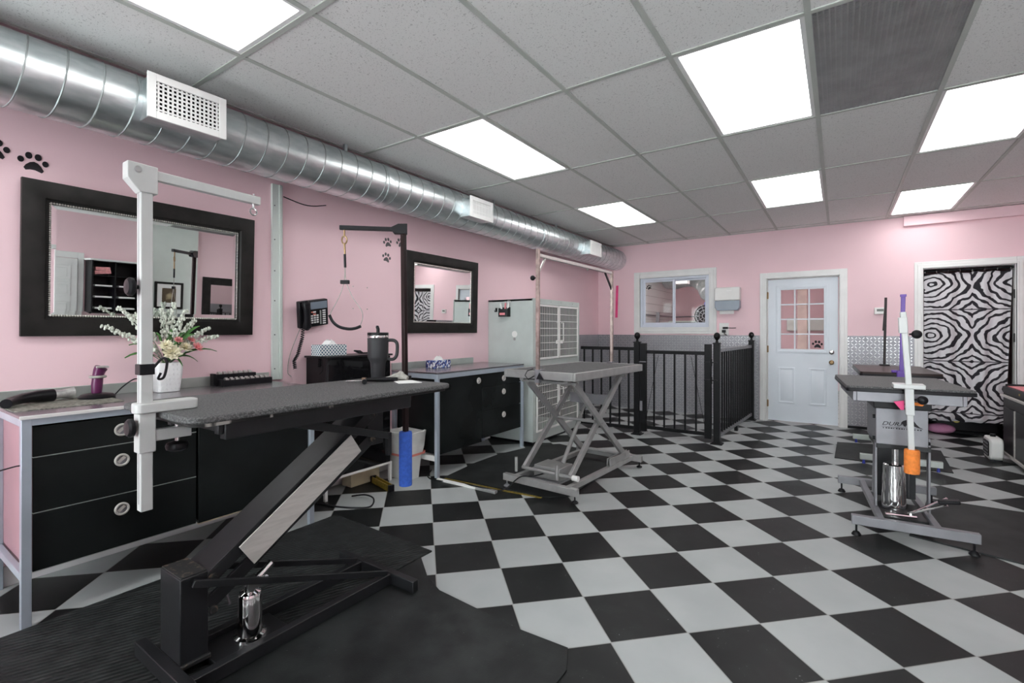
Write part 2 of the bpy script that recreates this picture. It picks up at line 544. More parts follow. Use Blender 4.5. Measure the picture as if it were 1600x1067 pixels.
# tread plate wainscot
ZP = 1.212
ST('trim_4', MB().box(XL + .006, -.945, YB - .006, YB, 0, ZP), TREADX, flat=True)
ST('trim_5', MB().box(.09, .775, YB - .006, YB, 0, ZP), TREADX, flat=True)
ST('trim_6', MB().box(1.70, XR, YB - .006, YB, 0, ZP), TREADX, flat=True)
ST('trim_7', MB().box(XL, XL + .006, 5.72, YB, 0, ZP), TREADY, flat=True)
ST('baseboard_left', MB().box(XL, XL + .014, YF, 5.7, 0, .10), WHITE, .003)
ST('baseboard_back', MB().box(.09, .775, YB - .016, YB - .006, 0, .035), BLKPL, .002)
ST('baseboard_right', MB().box(XR - .014, XR, YF, 2.28, 0, .10).box(XR - .014, XR, 3.77, YB, 0, .10), WHITE, .003)

# ---- sliding window in the back wall
def casing(mb, x0, x1, z0, z1, w_, y=YB, sill=True, d=.02):
    for k, (ww, dd) in enumerate(((w_, d), (w_ * .62, d + .010), (w_ * .22, d + .018))):
        mb.box(x0 - ww, x0, y - dd, y, z0 - (ww if sill else 0), z1 + ww)
        mb.box(x1, x1 + ww, y - dd, y, z0 - (ww if sill else 0), z1 + ww)
        mb.box(x0, x1, y - dd, y, z1, z1 + ww)
        if sill: mb.box(x0, x1, y - dd, y, z0 - ww, z0)
    return mb
win = ST('window_1', casing(MB(), -2.70, -1.63, 1.335, 2.13, .105), WHITE, .003)
VINYL = mk('vinyl_sash', (.66, .71, .80), .35, var=.03)
fr = MB()
for a, b, c, d in holes(-2.70, -1.63, 1.335, 2.13, [(-2.655, -1.675, 1.38, 2.09)]): fr.box(a, b, YB - .012, YB + .075, c, d)
ST('frame', fr, VINYL, .003, win)
sa = MB()
for a, b, c, d in holes(-2.655, -2.15, 1.38, 2.09, [(-2.622, -2.183, 1.41, 2.062)]): sa.box(a, b, YB + .005, YB + .03, c, d)
ST('sash', sa, VINYL, .002, win)
sb = MB()
for a, b, c, d in holes(-2.185, -1.675, 1.38, 2.09, [(-2.150, -1.70, 1.405, 2.066)]): sb.box(a, b, YB + .035, YB + .06, c, d)
ST('sash', sb, VINYL, .002, win)
ST('pane', MB().box(-2.622, -2.183, YB + .015, YB + .019, 1.41, 2.062), GLASS, 0, win)
ST('pane', MB().box(-2.150, -1.70, YB + .045, YB + .049, 1.405, 2.066), GLASS, 0, win)

# ---- half-lite door
dr = ST('door_1', casing(MB(), -.855, .005, 0, 2.015, .085, sill=False), WHITE, .003)
jm = MB(); jm.box(-.855, -.845, YB, YB + .12, 0, 2.015); jm.box(-.005, .005, YB, YB + .12, 0, 2.015); jm.box(-.845, -.005, YB, YB + .12, 2.005, 2.015)
ST('jamb', jm, WHITE, 0, dr)
LX0, LX1, LZ0, LZ1 = -.680, -.172, 1.025, 1.850
lf = MB()
for a, b, c, d in holes(-.838, -.012, .012, 2.0, [(LX0 - .03, LX1 + .03, LZ0 - .03, LZ1 + .03)]): lf.box(a, b, YB + .012, YB + .055, c, d)
leaf = ST('leaf', lf, DOORW, 0, dr)
lt = MB()
for (k, k2, dd) in ((.060, .045, .004), (.048, .022, .016), (.024, 0, .008)):
    for a, b, c, d in holes(LX0 - k, LX1 + k, LZ0 - k, LZ1 + k, [(LX0 - k2, LX1 + k2, LZ0 - k2, LZ1 + k2)]): lt.box(a, b, YB + .012 - dd, YB + .03, c, d)
for i in (1, 2):
    x = LX0 + (LX1 - LX0) * i / 3; lt.box(x - .009, x + .009, YB + .004, YB + .03, LZ0, LZ1)
for i in (1, 2, 3):
    z = LZ0 + (LZ1 - LZ0) * i / 4; lt.box(LX0, LX1, YB + .005, YB + .03, z - .009, z + .009)
ST('window_grid', lt, DOORW, .002, dr)
ST('pane', MB().box(LX0, LX1, YB + .031, YB + .035, LZ0, LZ1), GLASS, 0, dr)
for a, b in ((-.715, -.51), (-.345, -.14)):
    pn = MB()
    for p, q, r_, s_ in holes(a, b, .265, .765, [(a + .020, b - .020, .285, .745)]): pn.box(p, q, YB + .003, YB + .014, r_, s_)
    pn.add([(a + .034, YB + .0118, .299), (b - .034, YB + .0118, .299), (b - .034, YB + .0118, .731), (a + .034, YB + .0118, .731),
            (a + .060, YB + .004, .325), (b - .060, YB + .004, .325), (b - .060, YB + .004, .705), (a + .060, YB + .004, .705)],
           [(4, 5, 6, 7), (0, 1, 5, 4), (1, 2, 6, 5), (2, 3, 7, 6), (3, 0, 4, 7)])
    ST('panel', pn, DOORW, .002, dr)
ST('door_knob', MB().lathe([(.028, 0), (.028, -.006), (.012, -.010), (.012, -.03), (.026, -.045), (.028, -.055), (.018, -.066), (.002, -.068)], (-.085, YB + .012, .855), 20, 'y'), TAN, 0, dr)
ST('deadbolt', MB().lathe([(.030, 0), (.030, -.010), (.022, -.018), (.010, -.020)], (-.085, YB + .012, .99), 20, 'y'), CHROME, 0, dr)
for z in (.25, 1.02, 1.78):
    ST('hinge', MB().box(-.852, -.832, YB - .004, YB + .013, z - .045, z + .045).cyl((-.843, YB - .004, z - .05), (-.843, YB - .004, z + .05), .006, n=8), TAN, 0, dr)

# ---- curtained doorway
d2 = ST('door_2', casing(MB(), .845, 1.655, 0, 2.04, .08, sill=False), WHITE, .003)
jm = MB(); jm.box(.845, .853, YB, YB + .12, 0, 2.04); jm.box(1.647, 1.655, YB, YB + .12, 0, 2.04); jm.box(.853, 1.647, YB, YB + .12, 2.032, 2.04)
ST('jamb', jm, WHITE, 0, d2)
for z in (.55, 1.2, 1.7):
    ST('hinge', MB().box(1.640, 1.648, YB + .002, YB + .03, z - .05, z + .05), BLKPL, 0, d2)

# ---- room behind window and door
ST('wall_rear', MB().box(XL - .12, .45, YR, YR + .12, 0, ZT), PINK, flat=True)
ST('wall_rear_left', MB().box(XL - .12, XL, YB + .12, YR, 0, ZT), SIDING, flat=True)
ST('wall_rear_right', MB().box(.40, .50, YB + .12, YR, 0, ZT), PINK, flat=True)
ST('wall_closet', MB().box(.50, XR + .12, 9.7, 9.8, 0, ZT).box(XR, XR + .12, YB + .12, 9.7, 0, ZT), PINK, flat=True)
ST('ceiling_rear', MB().box(XL, XR, YB + .12, YR, 2.62, 2.7), GREENW, flat=True)

# ================================================================= CEILING FITTINGS
LBL = {(1, 0): 'lit ceiling panel at the top left corner, partly above the air duct',
       (1, 2): 'lit ceiling panel beside the middle vent of the air duct',
       (1, 4): 'small far lit ceiling panel above the kennel end of the duct',
       (4, 2): 'largest lit ceiling panel, touching the grey perforated return grille',
       (4, 4): 'lit ceiling panel nearest the white half-glass door, straight behind the largest one',
       (6, 3): 'lit ceiling panel cut off by the right edge of the photo',
       (6, 5): 'lit ceiling panel nearest the wall above the zebra curtain',
       (4, 0): 'lit ceiling panel straight overhead of the viewer'}
for c in LIGHTS:
    x0, x1, y0, y1 = cell(*c, .0125)
    t = T('ceiling_light', LBL[c], 'ceiling light', ((x0 + x1) / 2, (y0 + y1) / 2, ZC - .004), group='lit ceiling panels')
    mb = MB()
    for a, b, cc, d in holes(x0, x1, y0, y1, [(x0 + .022, x1 - .022, y0 + .022, y1 - .022)]): mb.box(a, b, cc, d, ZC - .002, ZC + .03)
    mb.box(x0, x1, y0, y1, ZC + .03, ZC + .07)
    P(t, 'frame', mb, WHITE, 0)
    P(t, 'diffuser', MB().box(x0 + .022, x1 - .022, y0 + .022, y1 - .022, ZC + .004, ZC + .010), DIFF)
x0, x1, y0, y1 = cell(*GRILLE, .0125)
t = T('return_air_grille', 'grey perforated return air grille in the ceiling beside the largest lit panel', 'vent', ((x0 + x1) / 2, (y0 + y1) / 2, ZC))
GRL = mk('grille_grey', (.33, .33, .33), .45, .4)
mb = MB(); n = 26
for i in range(n + 1):
    x = x0 + (x1 - x0) * i / n; mb.box(x - .0035, x + .0035, y0, y1, ZC - .001, ZC + .004)
n = 96
for i in range(n + 1):
    y = y0 + (y1 - y0) * i / n; mb.box(x0, x1, y - .0028, y + .0028, ZC, ZC + .004)
P(t, 'perforated_face', mb, GRL, flat=True)
P(t, 'backing', MB().box(x0, x1, y0, y1, ZC + .06, ZC + .065), mk('duct_dark', (.05, .05, .05), .8))

# ================================================================= AIR DUCT
DX, DZ, DR = -3.115, 2.468, .170
t = T('air_duct', 'long galvanized spiral air duct under the ceiling along the left wall', 'air duct', (DX, 3, DZ - DR))
mb = MB()
ys = [YF + .001 + (YB - .002 - YF) * i / 40 for i in range(41)]
mb.tube([(DX, y, DZ) for y in ys], DR, 48)
P(t, 'duct_tube', mb, GALV)
mb = MB(); pts = []
pitch = .135; y = YF + .05; n = 20
while y < YB - .05:
    a = 2 * math.pi * (y - YF) / pitch
    pts.append((DX + (DR + .001) * math.cos(a), y, DZ + (DR + .001) * math.sin(a))); y += pitch / n
mb.tube(pts, .0042, 5)
P(t, 'spiral_seam', mb, mk('dull_seam', (.34, .37, .37), .5, .6))
for y in (2.62, 5.05):
    P(t, 'coupling_band', MB().lathe([(DR + .004, -.035), (DR + .006, -.03), (DR + .006, .03), (DR + .004, .035)], (DX, y, DZ), 40, 'y'), GALV)
def vent(y0, y1, z0, z1, xf, nv, nh):
    d = DX + math.sqrt(DR ** 2 - .08 ** 2) - .03
    body = MB().box(d, xf - .004, y0 + .012, y1 - .012, z0 + .008, z1 - .012)
    b = P(t, 'vent_box', body, GALV, .003)
    fr = MB()
    k = .038
    for a, bb, c, dd in holes(y0, y1, z0, z1, [(y0 + k, y1 - k, z0 + k, z1 - k)]): fr.box(xf - .006, xf + .006, a, bb, c, dd)
    P(b, 'register_frame', fr, WHITE, .002, label='white register frame')
    sl = MB()
    for i in range(nv):
        y = y0 + k + (y1 - y0 - 2 * k) * (i + .5) / nv; sl.box(xf - .004, xf + .001, y - .0042, y + .0042, z0 + k, z1 - k)
    for i in range(nh):
        z = z0 + k + (z1 - z0 - 2 * k) * (i + .5) / nh; sl.box(xf - .003, xf - .0005, y0 + k, y1 - k, z - .0042, z + .0042)
    P(b, 'louvre', sl, WHITE, label='white louvre blades')
    P(b, 'throat_shade', MB().box(xf - .0045, xf - .0035, y0 + k, y1 - k, z0 + k, z1 - k), DARKIN)  # black sheet stands in for the shade behind the louvres
vent(.945, 1.318, 2.352, 2.578, -2.85, 14, 7)
vent(3.475, 3.832, 2.352, 2.548, -2.85, 22, 2)
vent(6.095, 6.470, 2.340, 2.538, -2.85, 18, 10)
# strap hangers
for y in (1.27, 2.30, 4.2, 5.6):
    P(t, 'hanger', MB().box(DX - .012, DX + .012, y - .012, y + .012, DZ + DR - .004, ZT), GALV)
ONE('cable', 'thin black cable on the pink wall beside the white cover strip, under the duct', 'cable',
    MB().tube(smooth([(XL + .006, 2.0, 2.285), (XL + .006, 2.15, 2.262), (XL + .006, 2.25, 2.268), (XL + .006, 2.36, 2.298)]), .004, 6), BLKPL)

# ================================================================= MIRRORS
def mirror(y0, y1, z0, z1, fw, label, beads, dyaw=0.0, tilt=0.0):
    t = T('wall_mirror', label, 'mirror', (XL, (y0 + y1) / 2, z0), group='black framed mirrors')
    mb = MB()
    prof = [(0, .0), (0, .030), (.012, .036), (fw - .025, .030), (fw - .018, .020), (fw, .016), (fw, 0)]
    ring = []
    for d, h in prof:
        ring.append([(XL + .002 + h, y0 + d, z0 + d), (XL + .002 + h, y1 - d, z0 + d), (XL + .002 + h, y1 - d, z1 - d), (XL + .002 + h, y0 + d, z1 - d)])
    vs = [q for r_ in ring for q in r_]; fs = []
    for i in range(len(prof)):
        j = (i + 1) % len(prof)
        for k in range(4): fs.append((i * 4 + k, i * 4 + (k + 1) % 4, j * 4 + (k + 1) % 4, j * 4 + k))
    mb.add(vs, fs)
    P(t, 'frame', mb, MFRAME, 0)
    a, b, c, d = y0 + fw, y1 - fw, z0 + fw, z1 - fw
    if beads:
        bd = MB(); x = XL + .021
        n = int((b - a) / .011); m_ = int((d - c) / .011)
        for i in range(n + 1):
            yy = a + (b - a) * i / n
            for zz in (c - .004, d + .004): bd.ball((x, yy, zz), .0052, 4)
        for i in range(m_ + 1):
            zz = c + (d - c) * i / m_
            for yy in (a - .004, b + .004): bd.ball((x, yy, zz), .0052, 4)
        P(t, 'beading', bd, BEAD)
    else:
        bd = MB()
        for p, q, r_, s_ in holes(a - .006, b + .006, c - .006, d + .006, [(a + .003, b - .003, c + .003, d - .003)]): bd.box(XL + .015, XL + .022, p, q, r_, s_)
        P(t, 'inner_lip', bd, BEAD)
    gx = XL + .012; k = .022; e = .0012
    g = MB().add([(gx, a, c), (gx, b, c), (gx, b, d), (gx, a, d), (gx + e, a + k, c + k), (gx + e, b - k, c + k), (gx + e, b - k, d - k), (gx + e, a + k, d - k)],
                 [(4, 5, 6, 7), (0, 1, 5, 4), (1, 2, 6, 5), (2, 3, 7, 6), (3, 0, 4, 7), (3, 2, 1, 0)])
    if dyaw: 
        cy = (a + b) / 2
        g.xf(Matrix.Translation((gx, cy, 0)) @ Matrix.Rotation(dyaw, 4, 'Z') @ Matrix.Translation((-gx, -cy, 0)))
    P(t, 'mirror_glass', g, MIRR, flat=True)
    t.rotation_euler = (0, R(tilt), 0)      # hangs tipped forward a little
mirror(.597, 1.757, 1.252, 2.056, .112, 'large black framed mirror above the flowers and the steel counter', True, tilt=2.1)
mirror(3.205, 4.294, 1.256, 2.052, .112, 'smaller looking black framed mirror beside the grey kennel', False, dyaw=R(-1.0), tilt=1.3)

# ================================================================= PAW PRINTS
def paw(mb, c, s, ax, rot=0.0, th=.0015):
    """paw outline on plane: ax 'x' -> faces +X (y,z), 'y' -> faces -Y (x,z)"""
    def P2(px, pz):
        q = (px * math.cos(rot) - pz * math.sin(rot), px * math.sin(rot) + pz * math.cos(rot))
        return (q[0] * s + c[0], q[1] * s + c[1])
    pad = [(-.30, -.42), (-.12, -.36), (.06, -.36), (.32, -.46), (.40, -.34), (.30, -.14), (.16, .02), (.02, .08), (-.14, .02), (-.30, -.14), (-.38, -.30)]
    pols = [pad]
    for cx, cz, a, b in ((-.48, .10, .13, .16), (-.18, .36, .14, .18), (.18, .34, .14, .18), (.46, .06, .13, .16)):
        pols.append([(cx + a * math.cos(2 * math.pi * i / 14), cz + b * math.sin(2 * math.pi * i / 14)) for i in range(14)])
    for pl in pols:
        p = [P2(*q) for q in pl]
        if ax == 'x': mb.prism(p, c[2], c[2] + th, 'x')
        else: mb.prism(p, c[2] - th, c[2], 'y')
    return mb
VIN = mk('black_vinyl', (.014, .012, .016), .45)
VING = mk('grey_vinyl', (.09, .085, .09), .45)
for (y, z, s, rot, m, l) in ((.650, 2.148, .098, 0, VIN, 'black paw print decal above the left end of the large mirror'),
                             (.508, 2.180, .098, 0, VIN, 'black paw print decal cut off by the left edge of the photo'),
                             (3.008, 2.093, .085, .25, VING, 'upper of two paw print decals left of the smaller mirror'),
                             (2.995, 1.952, .085, -.15, VING, 'lower of two paw print decals left of the smaller mirror'),
                             (3.165, 2.115, .085, .3, VING, 'paw print decal half hidden behind the black grooming pole')):
    ONE('paw_decal', l, 'wall decal', paw(MB(), (y, z, XL + .0005), s, 'x', rot), m, group='paw prints on the left wall')
ONE('paw_decal', 'black paw print decal on the left pane of the sliding window', 'wall decal', paw(MB(), (-2.565, 1.985, YB + .0145), .075, 'y', .5), VIN)
ONE('paw_decal', 'black paw print decal on the lower right glass of the white door', 'wall decal', paw(MB(), (-.245, 1.09, YB + .0305), .105, 'y'), VIN)
mb = MB()
for yy in (3.245 - .62, 3.245 - .47):
    for zz in (1.47, 1.66): mb.cyl((XL, yy, zz), (XL + .004, yy, zz), .005, n=8)
ONE('wall_anchors', 'four small screw anchors in the pink wall behind the grooming noose', 'screws', mb, GLOVE)

# ================================================================= COUNTERS
ZW = .915
def ring_pull(y, z, par, x=-2.8895, r=.031):
    P(par, 'pull_recess_shade', MB().lathe([(r * .70, 0), (r * .70, .0015), (.001, .0016)], (x, y, z), 20, 'x'), GREYP2, label='dark disc painting the shade inside the round pull')  # flat dark disc stands in for a shaded recess
    mb = MB().lathe([(r, 0), (r, .004), (r * .90, .008), (r * .74, .008), (r * .66, .003), (r * .66, 0)], (x, y, z), 24, 'x')
    mb.bar((x + .003, y - r * .5, z - r * .3), (x + .003, y + r * .35, z + r * .45), r * .45, .006, (1, 0, 0))
    return P(par, 'ring_pull', mb, PLATE, label='round silver ring pull')
# counter with the flowers
t = T('work_counter', 'long steel-framed grey work counter under the large mirror', 'counter', (-3.16, 1.19, 0))
P(t, 'worktop', MB().box(-3.449, -2.872, .500, 1.886, ZW - .014, ZW), STEELTOP, .002)
P(t, 'front_edge', MB().box(-2.874, -2.868, .498, 1.888, ZW - .016, ZW - .001), WHITEP, .001)
P(t, 'backsplash', MB().box(-3.448, -3.436, .500, 1.886, ZW, ZW + .062), SPLASH, .002)
P(t, 'apron', MB().box(-2.902, -2.876, .520, 1.880, ZW - .046, ZW - .015).box(-3.43, -2.9, .506, .53, ZW - .05, ZW - .015), STEEL, .002)
for x in (-2.8895, -3.43):
    for y in (.520, 1.866): P(t, 'leg', MB().box(x - .0165, x + .0165, y - .0165, y + .0165, 0.0, ZW - .015), STEEL, .002)
P(t, 'stretcher', MB().box(-3.415, -2.905, .508, .532, .195, .228), STEEL, .002)
P(t, 'stretcher', MB().box(-3.415, -2.905, 1.855, 1.879, .195, .228), STEEL, .002)
c = T('drawer_cabinet', 'black three-drawer cabinet with round pulls under the long counter', 'cabinet', (-3.15, .87, .23))
P(c, 'carcass', MB().box(-3.42, -2.912, .546, 1.184, .232, .862), CABB, .002)
P(c, 'end_panel', MB().box(-3.42, -2.915, .5365, .5455, .232, .862), mk('dusty_pink_panel', (.42, .23, .26), .3, var=.12, scale=3), .001, label='dusty pink end panel')
for z0, z1, hz in ((.730, .862, .797), (.487, .725, .650), (.232, .482, .412)):
    d = P(c, 'drawer', MB().box(-2.911, -2.890, .542, 1.182, z0, z1), CABB, .002)
    ring_pull(.855, hz, d)
    P(d, 'edge_strip', MB().box(-2.9105, -2.8895, .542, 1.182, z0 - .003, z0), SPLASH)
c = T('cupboard', 'plain black cupboard under the long counter beside the drawers', 'cabinet', (-3.15, 1.52, .225))
P(c, 'carcass', MB().box(-3.42, -2.912, 1.196, 1.845, .227, .862), CABB, .002)
P(c, 'door', MB().box(-2.911, -2.890, 1.194, 1.846, .227, .862), CABB, .002)
P(c, 'edge_strip', MB().box(-2.9105, -2.8895, 1.194, 1.846, .222, .226), CREAM)
# second counter
t = T('work_counter', 'shorter steel-framed grey work counter between the trash bin and the kennel', 'counter', (-3.16, 3.75, 0))
P(t, 'worktop', MB().box(-3.449, -2.872, 3.050, 4.440, ZW - .014, ZW), STEELTOP, .002)
P(t, 'backsplash', MB().box(-3.448, -3.436, 3.050, 4.250, ZW, ZW + .062), SPLASH, .002)
P(t, 'apron', MB().box(-2.898, -2.874, 3.07, 4.42, ZW - .058, ZW - .015).box(-3.43, -2.9, 3.056, 3.080, ZW - .058, ZW - .015), STEEL, .002)
for x in (-2.8895, -3.43):
    for y in (3.073, 4.418): P(t, 'leg', MB().box(x - .0165, x + .0165, y - .0165, y + .0165, 0.0, ZW - .015), STEEL, .002)
P(t, 'stretcher', MB().box(-3.415, -2.905, 3.062, 3.085, .14, .185), WHITEP, .002, label='white stretcher')
c = T('cupboard', 'plain black cupboard under the shorter counter, left of its drawers', 'cabinet', (-3.15, 3.4, .19))
P(c, 'carcass', MB().box(-3.42, -2.912, 3.100, 3.700, .192, .856), CABB, .002)
d = P(c, 'door', MB().box(-2.911, -2.890, 3.094, 3.704, .192, .856), CABB, .002)
ring_pull(3.655, .795, d, r=.030)
c = T('drawer_cabinet', 'black three-drawer cabinet under the shorter counter beside the kennel', 'cabinet', (-3.15, 4.05, .22))
P(c, 'carcass', MB().box(-3.42, -2.912, 3.712, 4.398, .222, .856), CABB, .002)
for z0, z1, hz in ((.722, .856, .785), (.487, .717, .647), (.222, .482, .408)):
    d = P(c, 'drawer', MB().box(-2.911, -2.890, 3.716, 4.396, z0, z1), CABB, .002)
    ring_pull(4.075, hz, d, r=.030)
# glossy black cabinet on a white frame in the gap
t = T('glossy_cabinet', 'glossy black cabinet on a white steel frame behind the big grooming table', 'cabinet', (-3.3, 2.48, 0))
GLOSS = mk('black_gloss', (.006, .006, .007), .04, 0, var=.1)
P(t, 'body', MB().box(-3.435, -3.175, 2.180, 2.785, .165, 1.07), GLOSS, .002)
P(t, 'door', MB().box(-3.174, -3.158, 2.182, 2.783, .168, 1.068), GLOSS, .002)
P(t, 'top', MB().box(-3.44, -3.145, 2.165, 2.80, 1.07, 1.085), BLKPL, .002)
for x in (-3.175, -3.42):
    for y in (2.172, 2.795): P(t, 'leg', MB().box(x - .012, x + .012, y - .012, y + .012, 0, .165), WHITEP, .002)
P(t, 'base_rail', MB().box(-3.19, -3.155, 2.165, 2.80, .148, .166), WHITEP, .002)
ONE('cardboard_box', 'cream cardboard box on the floor under the glossy black cabinet', 'box', MB().box(-3.40, -3.28, 2.48, 2.77, 0, .135), CREAM, .004)
lv = T('spirit_level', 'yellow and black spirit level lying on the floor by the blue foam', 'tool', (-3.10, 2.645, 0), R(-15))
P(lv, 'rail', MB().box(-.15, .15, -.022, -.012, 0, .05).box(-.15, .15, .012, .022, 0, .05).box(-.15, .15, -.012, .012, .02, .03), GOLD, .001)
for x in (-.16, .16): P(lv, 'end_cap', MB().box(x - .012, x + .012, -.024, .024, 0, .052), BLKPL, .002)
ONE('cable', 'thin black cable hanging off the near left leg of the long counter', 'cable', MB().tube(smooth([(-2.880, .4985, .705), (-2.90, .485, .700), (-2.98, .43, .672), (-3.10, .36, .63), (-3.3, .25, .56), (-3.445, .15, .42)]), .0035, 6), BLKPL)
ONE('cable', 'black cable curving on the tiles under the end of the long counter', 'cable',
    MB().tube(smooth([(-3.1, 2.35, .006), (-2.98, 2.38, .03), (-2.86, 2.36, .03), (-2.80, 2.28, .008), (-2.88, 2.20, .007), (-3.02, 2.14, .007), (-3.2, 2.1, .007)]), .006, 6), BLKPL)
# ---- kennel
t = T('kennel', 'tall pale grey two-tier kennel with barred doors against the left wall', 'kennel', (-3.13, 5.11, 0))
KX = -2.82
mb = MB().box(-3.448, KX - .012, 4.545, 4.575, .03, 1.640).box(-3.448, KX - .012, 5.655, 5.685, .03, 1.640)
mb.box(-3.448, KX - .012, 4.545, 5.685, 1.615, 1.640).box(-3.448, KX - .012, 4.575, 5.655, .875, .905).box(-3.448, KX - .012, 4.575, 5.655, .03, .10).box(-3.448, -3.43, 4.575, 5.655, .10, 1.615)
P(t, 'shell', mb, KENNEL, .003)
KSHADE = mk('kennel_shade_grey', (.20, .22, .21), .6)
P(t, 'inner_shade', MB().box(-3.428, -3.424, 4.577, 5.653, .10, 1.613).box(-3.42, KX - .02, 4.5755, 4.579, .905, 1.613).box(-3.42, KX - .02, 5.651, 5.6545, .905, 1.613).box(-3.42, KX - .02, 5.651, 5.6545, .10, .873).box(-3.42, KX - .02, 4.5755, 4.579, .10, .873), KSHADE)  # darker sheets paint the shade inside the kennel
P(t, 'plinth', MB().box(-3.43, KX - .03, 4.56, 5.67, 0, .03), BLKPL)
ff = MB()
for a, b, c_, d in holes(4.540, 5.690, .03, 1.645, [(4.600, 5.630, .125, .845), (4.600, 5.630, .945, 1.585)]): ff.box(KX - .012, KX, a, b, c_, d)
P(t, 'face_frame', ff, KENNEL, .002)
mb = MB()
for (x, z) in ((-3.35, .97), (-3.2, .97), (-3.05, .97), (-2.95, .97), (-3.4, 1.62), (-3.2, 1.62), (-3.0, 1.62)): mb.cyl((x, 4.545, z), (x, 4.541, z), .005, n=8)
for y in (4.7, 4.95, 5.2, 5.5): mb.cyl((KX - .004, y, 1.62), (KX + .003, y, 1.62), .006, n=8)
P(t, 'rivets', mb, SPLASH)
def kdoor(y0, y1, z0, z1, latch):
    fr = MB()
    for a, b, c_, d in holes(y0, y1, z0, z1, [(y0 + .022, y1 - .022, z0 + .022, z1 - .022)]): fr.box(KX + .001, KX + .016, a, b, c_, d)
    d = P(t, 'barred_door', fr, WHITEP, .002)
    bars = MB(); n = 12
    for i in range(1, n): 
        y = y0 + .022 + (y1 - y0 - .044) * i / n; bars.cyl((KX + .006, y, z0 + .01), (KX + .006, y, z1 - .01), .0028, n=6)
    n = max(6, int((z1 - z0) / .085))
    for i in range(1, n):
        z = z0 + .022 + (z1 - z0 - .044) * i / n; bars.cyl((KX + .011, y0 + .01, z), (KX + .011, y1 - .01, z), .0035, n=6)
    P(d, 'wire_bars', bars, WHITEP)
    yy = y1 - .05 if latch > 0 else y0 + .05
    zc = (z0 + z1) / 2
    h = MB().tube([(KX + .016, yy, zc - .11), (KX + .045, yy, zc - .11), (KX + .045, yy, zc + .11), (KX + .016, yy, zc + .11)], .007, 8)
    h.box(KX + .016, KX + .022, yy - .03, yy + .03, zc - .14, zc - .10)
    P(d, 'latch_handle', h, WHITEP)
for z0, z1 in ((.13, .84), (.95, 1.58)):
    kdoor(4.605, 5.108, z0, z1, 1); kdoor(5.122, 5.625, z0, z1, -1)
t = T('tool_pocket', 'black wall pocket holding grooming tools on the kennel side', 'holder', (-3.19, 4.545, 1.44))
mb = MB().box(-3.255, -3.125, 4.480, 4.486, 1.44, 1.53).box(-3.255, -3.125, 4.538, 4.544, 1.44, 1.55).box(-3.255, -3.249, 4.486, 4.538, 1.44, 1.54).box(-3.131, -3.125, 4.486, 4.538, 1.44, 1.54).box(-3.249, -3.131, 4.486, 4.538, 1.44, 1.447)
P(t, 'pocket', mb, BLKPL, .002)
P(t, 'front_patch', MB().box(-3.235, -3.16, 4.478, 4.480, 1.46, 1.485), PINKM, label='pink patch')
for (dx, rx, m, nm, l) in ((-.035, -.25, WHITEP, 'comb', 'white comb sticking out of the black pocket on the kennel, left'),
                        (.005, .15, PINKM, 'comb', 'pink handled comb in the middle of the black pocket on the kennel'),
                        (.04, .3, BRUSH, 'shears', 'silver shears standing in the right of the black pocket on the kennel')):
    mb = MB().bar((-3.19 + dx * .6, 4.512, 1.452), (-3.19 + dx + rx * .08, 4.512, 1.60), .02, .006, (0, 1, 0))
    if nm == 'shears': mb.tube([(-3.19 + dx + rx * .08 + .016 * math.cos(a), 4.512, 1.61 + .018 * math.sin(a)) for a in [i * math.pi / 6 for i in range(12)]], .004, 6, True)
    ONE(nm, l, 'grooming tool', mb, m)
ONE('hook', 'small black hook on the kennel side, left of the tool pocket', 'hook', MB().box(-3.335, -3.315, 4.535, 4.545, 1.50, 1.545).tube([(-3.325, 4.536, 1.51), (-3.325, 4.51, 1.50), (-3.325, 4.505, 1.52)], .005, 6), BLKPL)
t = T('round_tag', 'white round tag hanging on the kennel side', 'tag', (-3.07, 4.54, 1.18))
P(t, 'disc', MB().lathe([(.036, 0), (.036, -.004), (.001, -.005)], (-3.07, 4.545, 1.24), 20, 'y'), WHITEP)
P(t, 'lower_hook', MB().lathe([(.018, 0), (.018, -.006), (.001, -.008)], (-3.07, 4.545, 1.185), 14, 'y'), GREYP)

# ================================================================= SMALL THINGS ON THE COUNTERS
ONE('perforated_mat', 'grey perforated mat on the left end of the long counter', 'mat', MB().prism(rrect(-3.40, -3.04, .508, .915, .02), ZW + .0005, ZW + .004), mk('perf_mat', (.20, .20, .17), .7, var=.5, scale=70, bump=.5, bscale=90))
t = T('dryer_nozzle', 'black dryer hose with a clear nozzle lying on the perforated mat', 'dryer', (-3.3, .62, ZW + .004))
P(t, 'hose', MB().tube([(-3.16, .505, ZW + .028), (-3.22, .53, ZW + .03), (-3.28, .575, ZW + .034), (-3.31, .64, ZW + .036), (-3.325, .70, ZW + .036)], [.022, .022, .024, .030, .030], 14), BLKPL)
P(t, 'nozzle', MB().tube([(-3.325, .70, ZW + .036), (-3.330, .725, ZW + .036), (-3.338, .76, ZW + .036), (-3.342, .78, ZW + .036)], [.026, .020, .027, .031], 14), CLEAR, label='clear smoky nozzle')
t = T('hair_clipper', 'plum coloured hair clipper standing in its charger on the long counter', 'clipper', (-3.30, .868, ZW))
P(t, 'charger', MB().lathe([(.078, .0005), (.080, .012), (.066, .024), (.035, .030), (.03, .030)], (-3.30, .868, ZW), 28, 'z', 1, 1), BLKPL, label='black round charging stand')
P(t, 'body', MB().tube([(-3.30, .866, ZW + .026), (-3.302, .868, ZW + .07), (-3.302, .872, ZW + .12), (-3.298, .878, ZW + .15), (-3.292, .884, ZW + .165)], [.022, .025, .024, .027, .029], 14), PURPC)
P(t, 'blade', MB().box(-3.315, -3.270, .858, .912, ZW + .164, ZW + .174), BRUSH, .002)
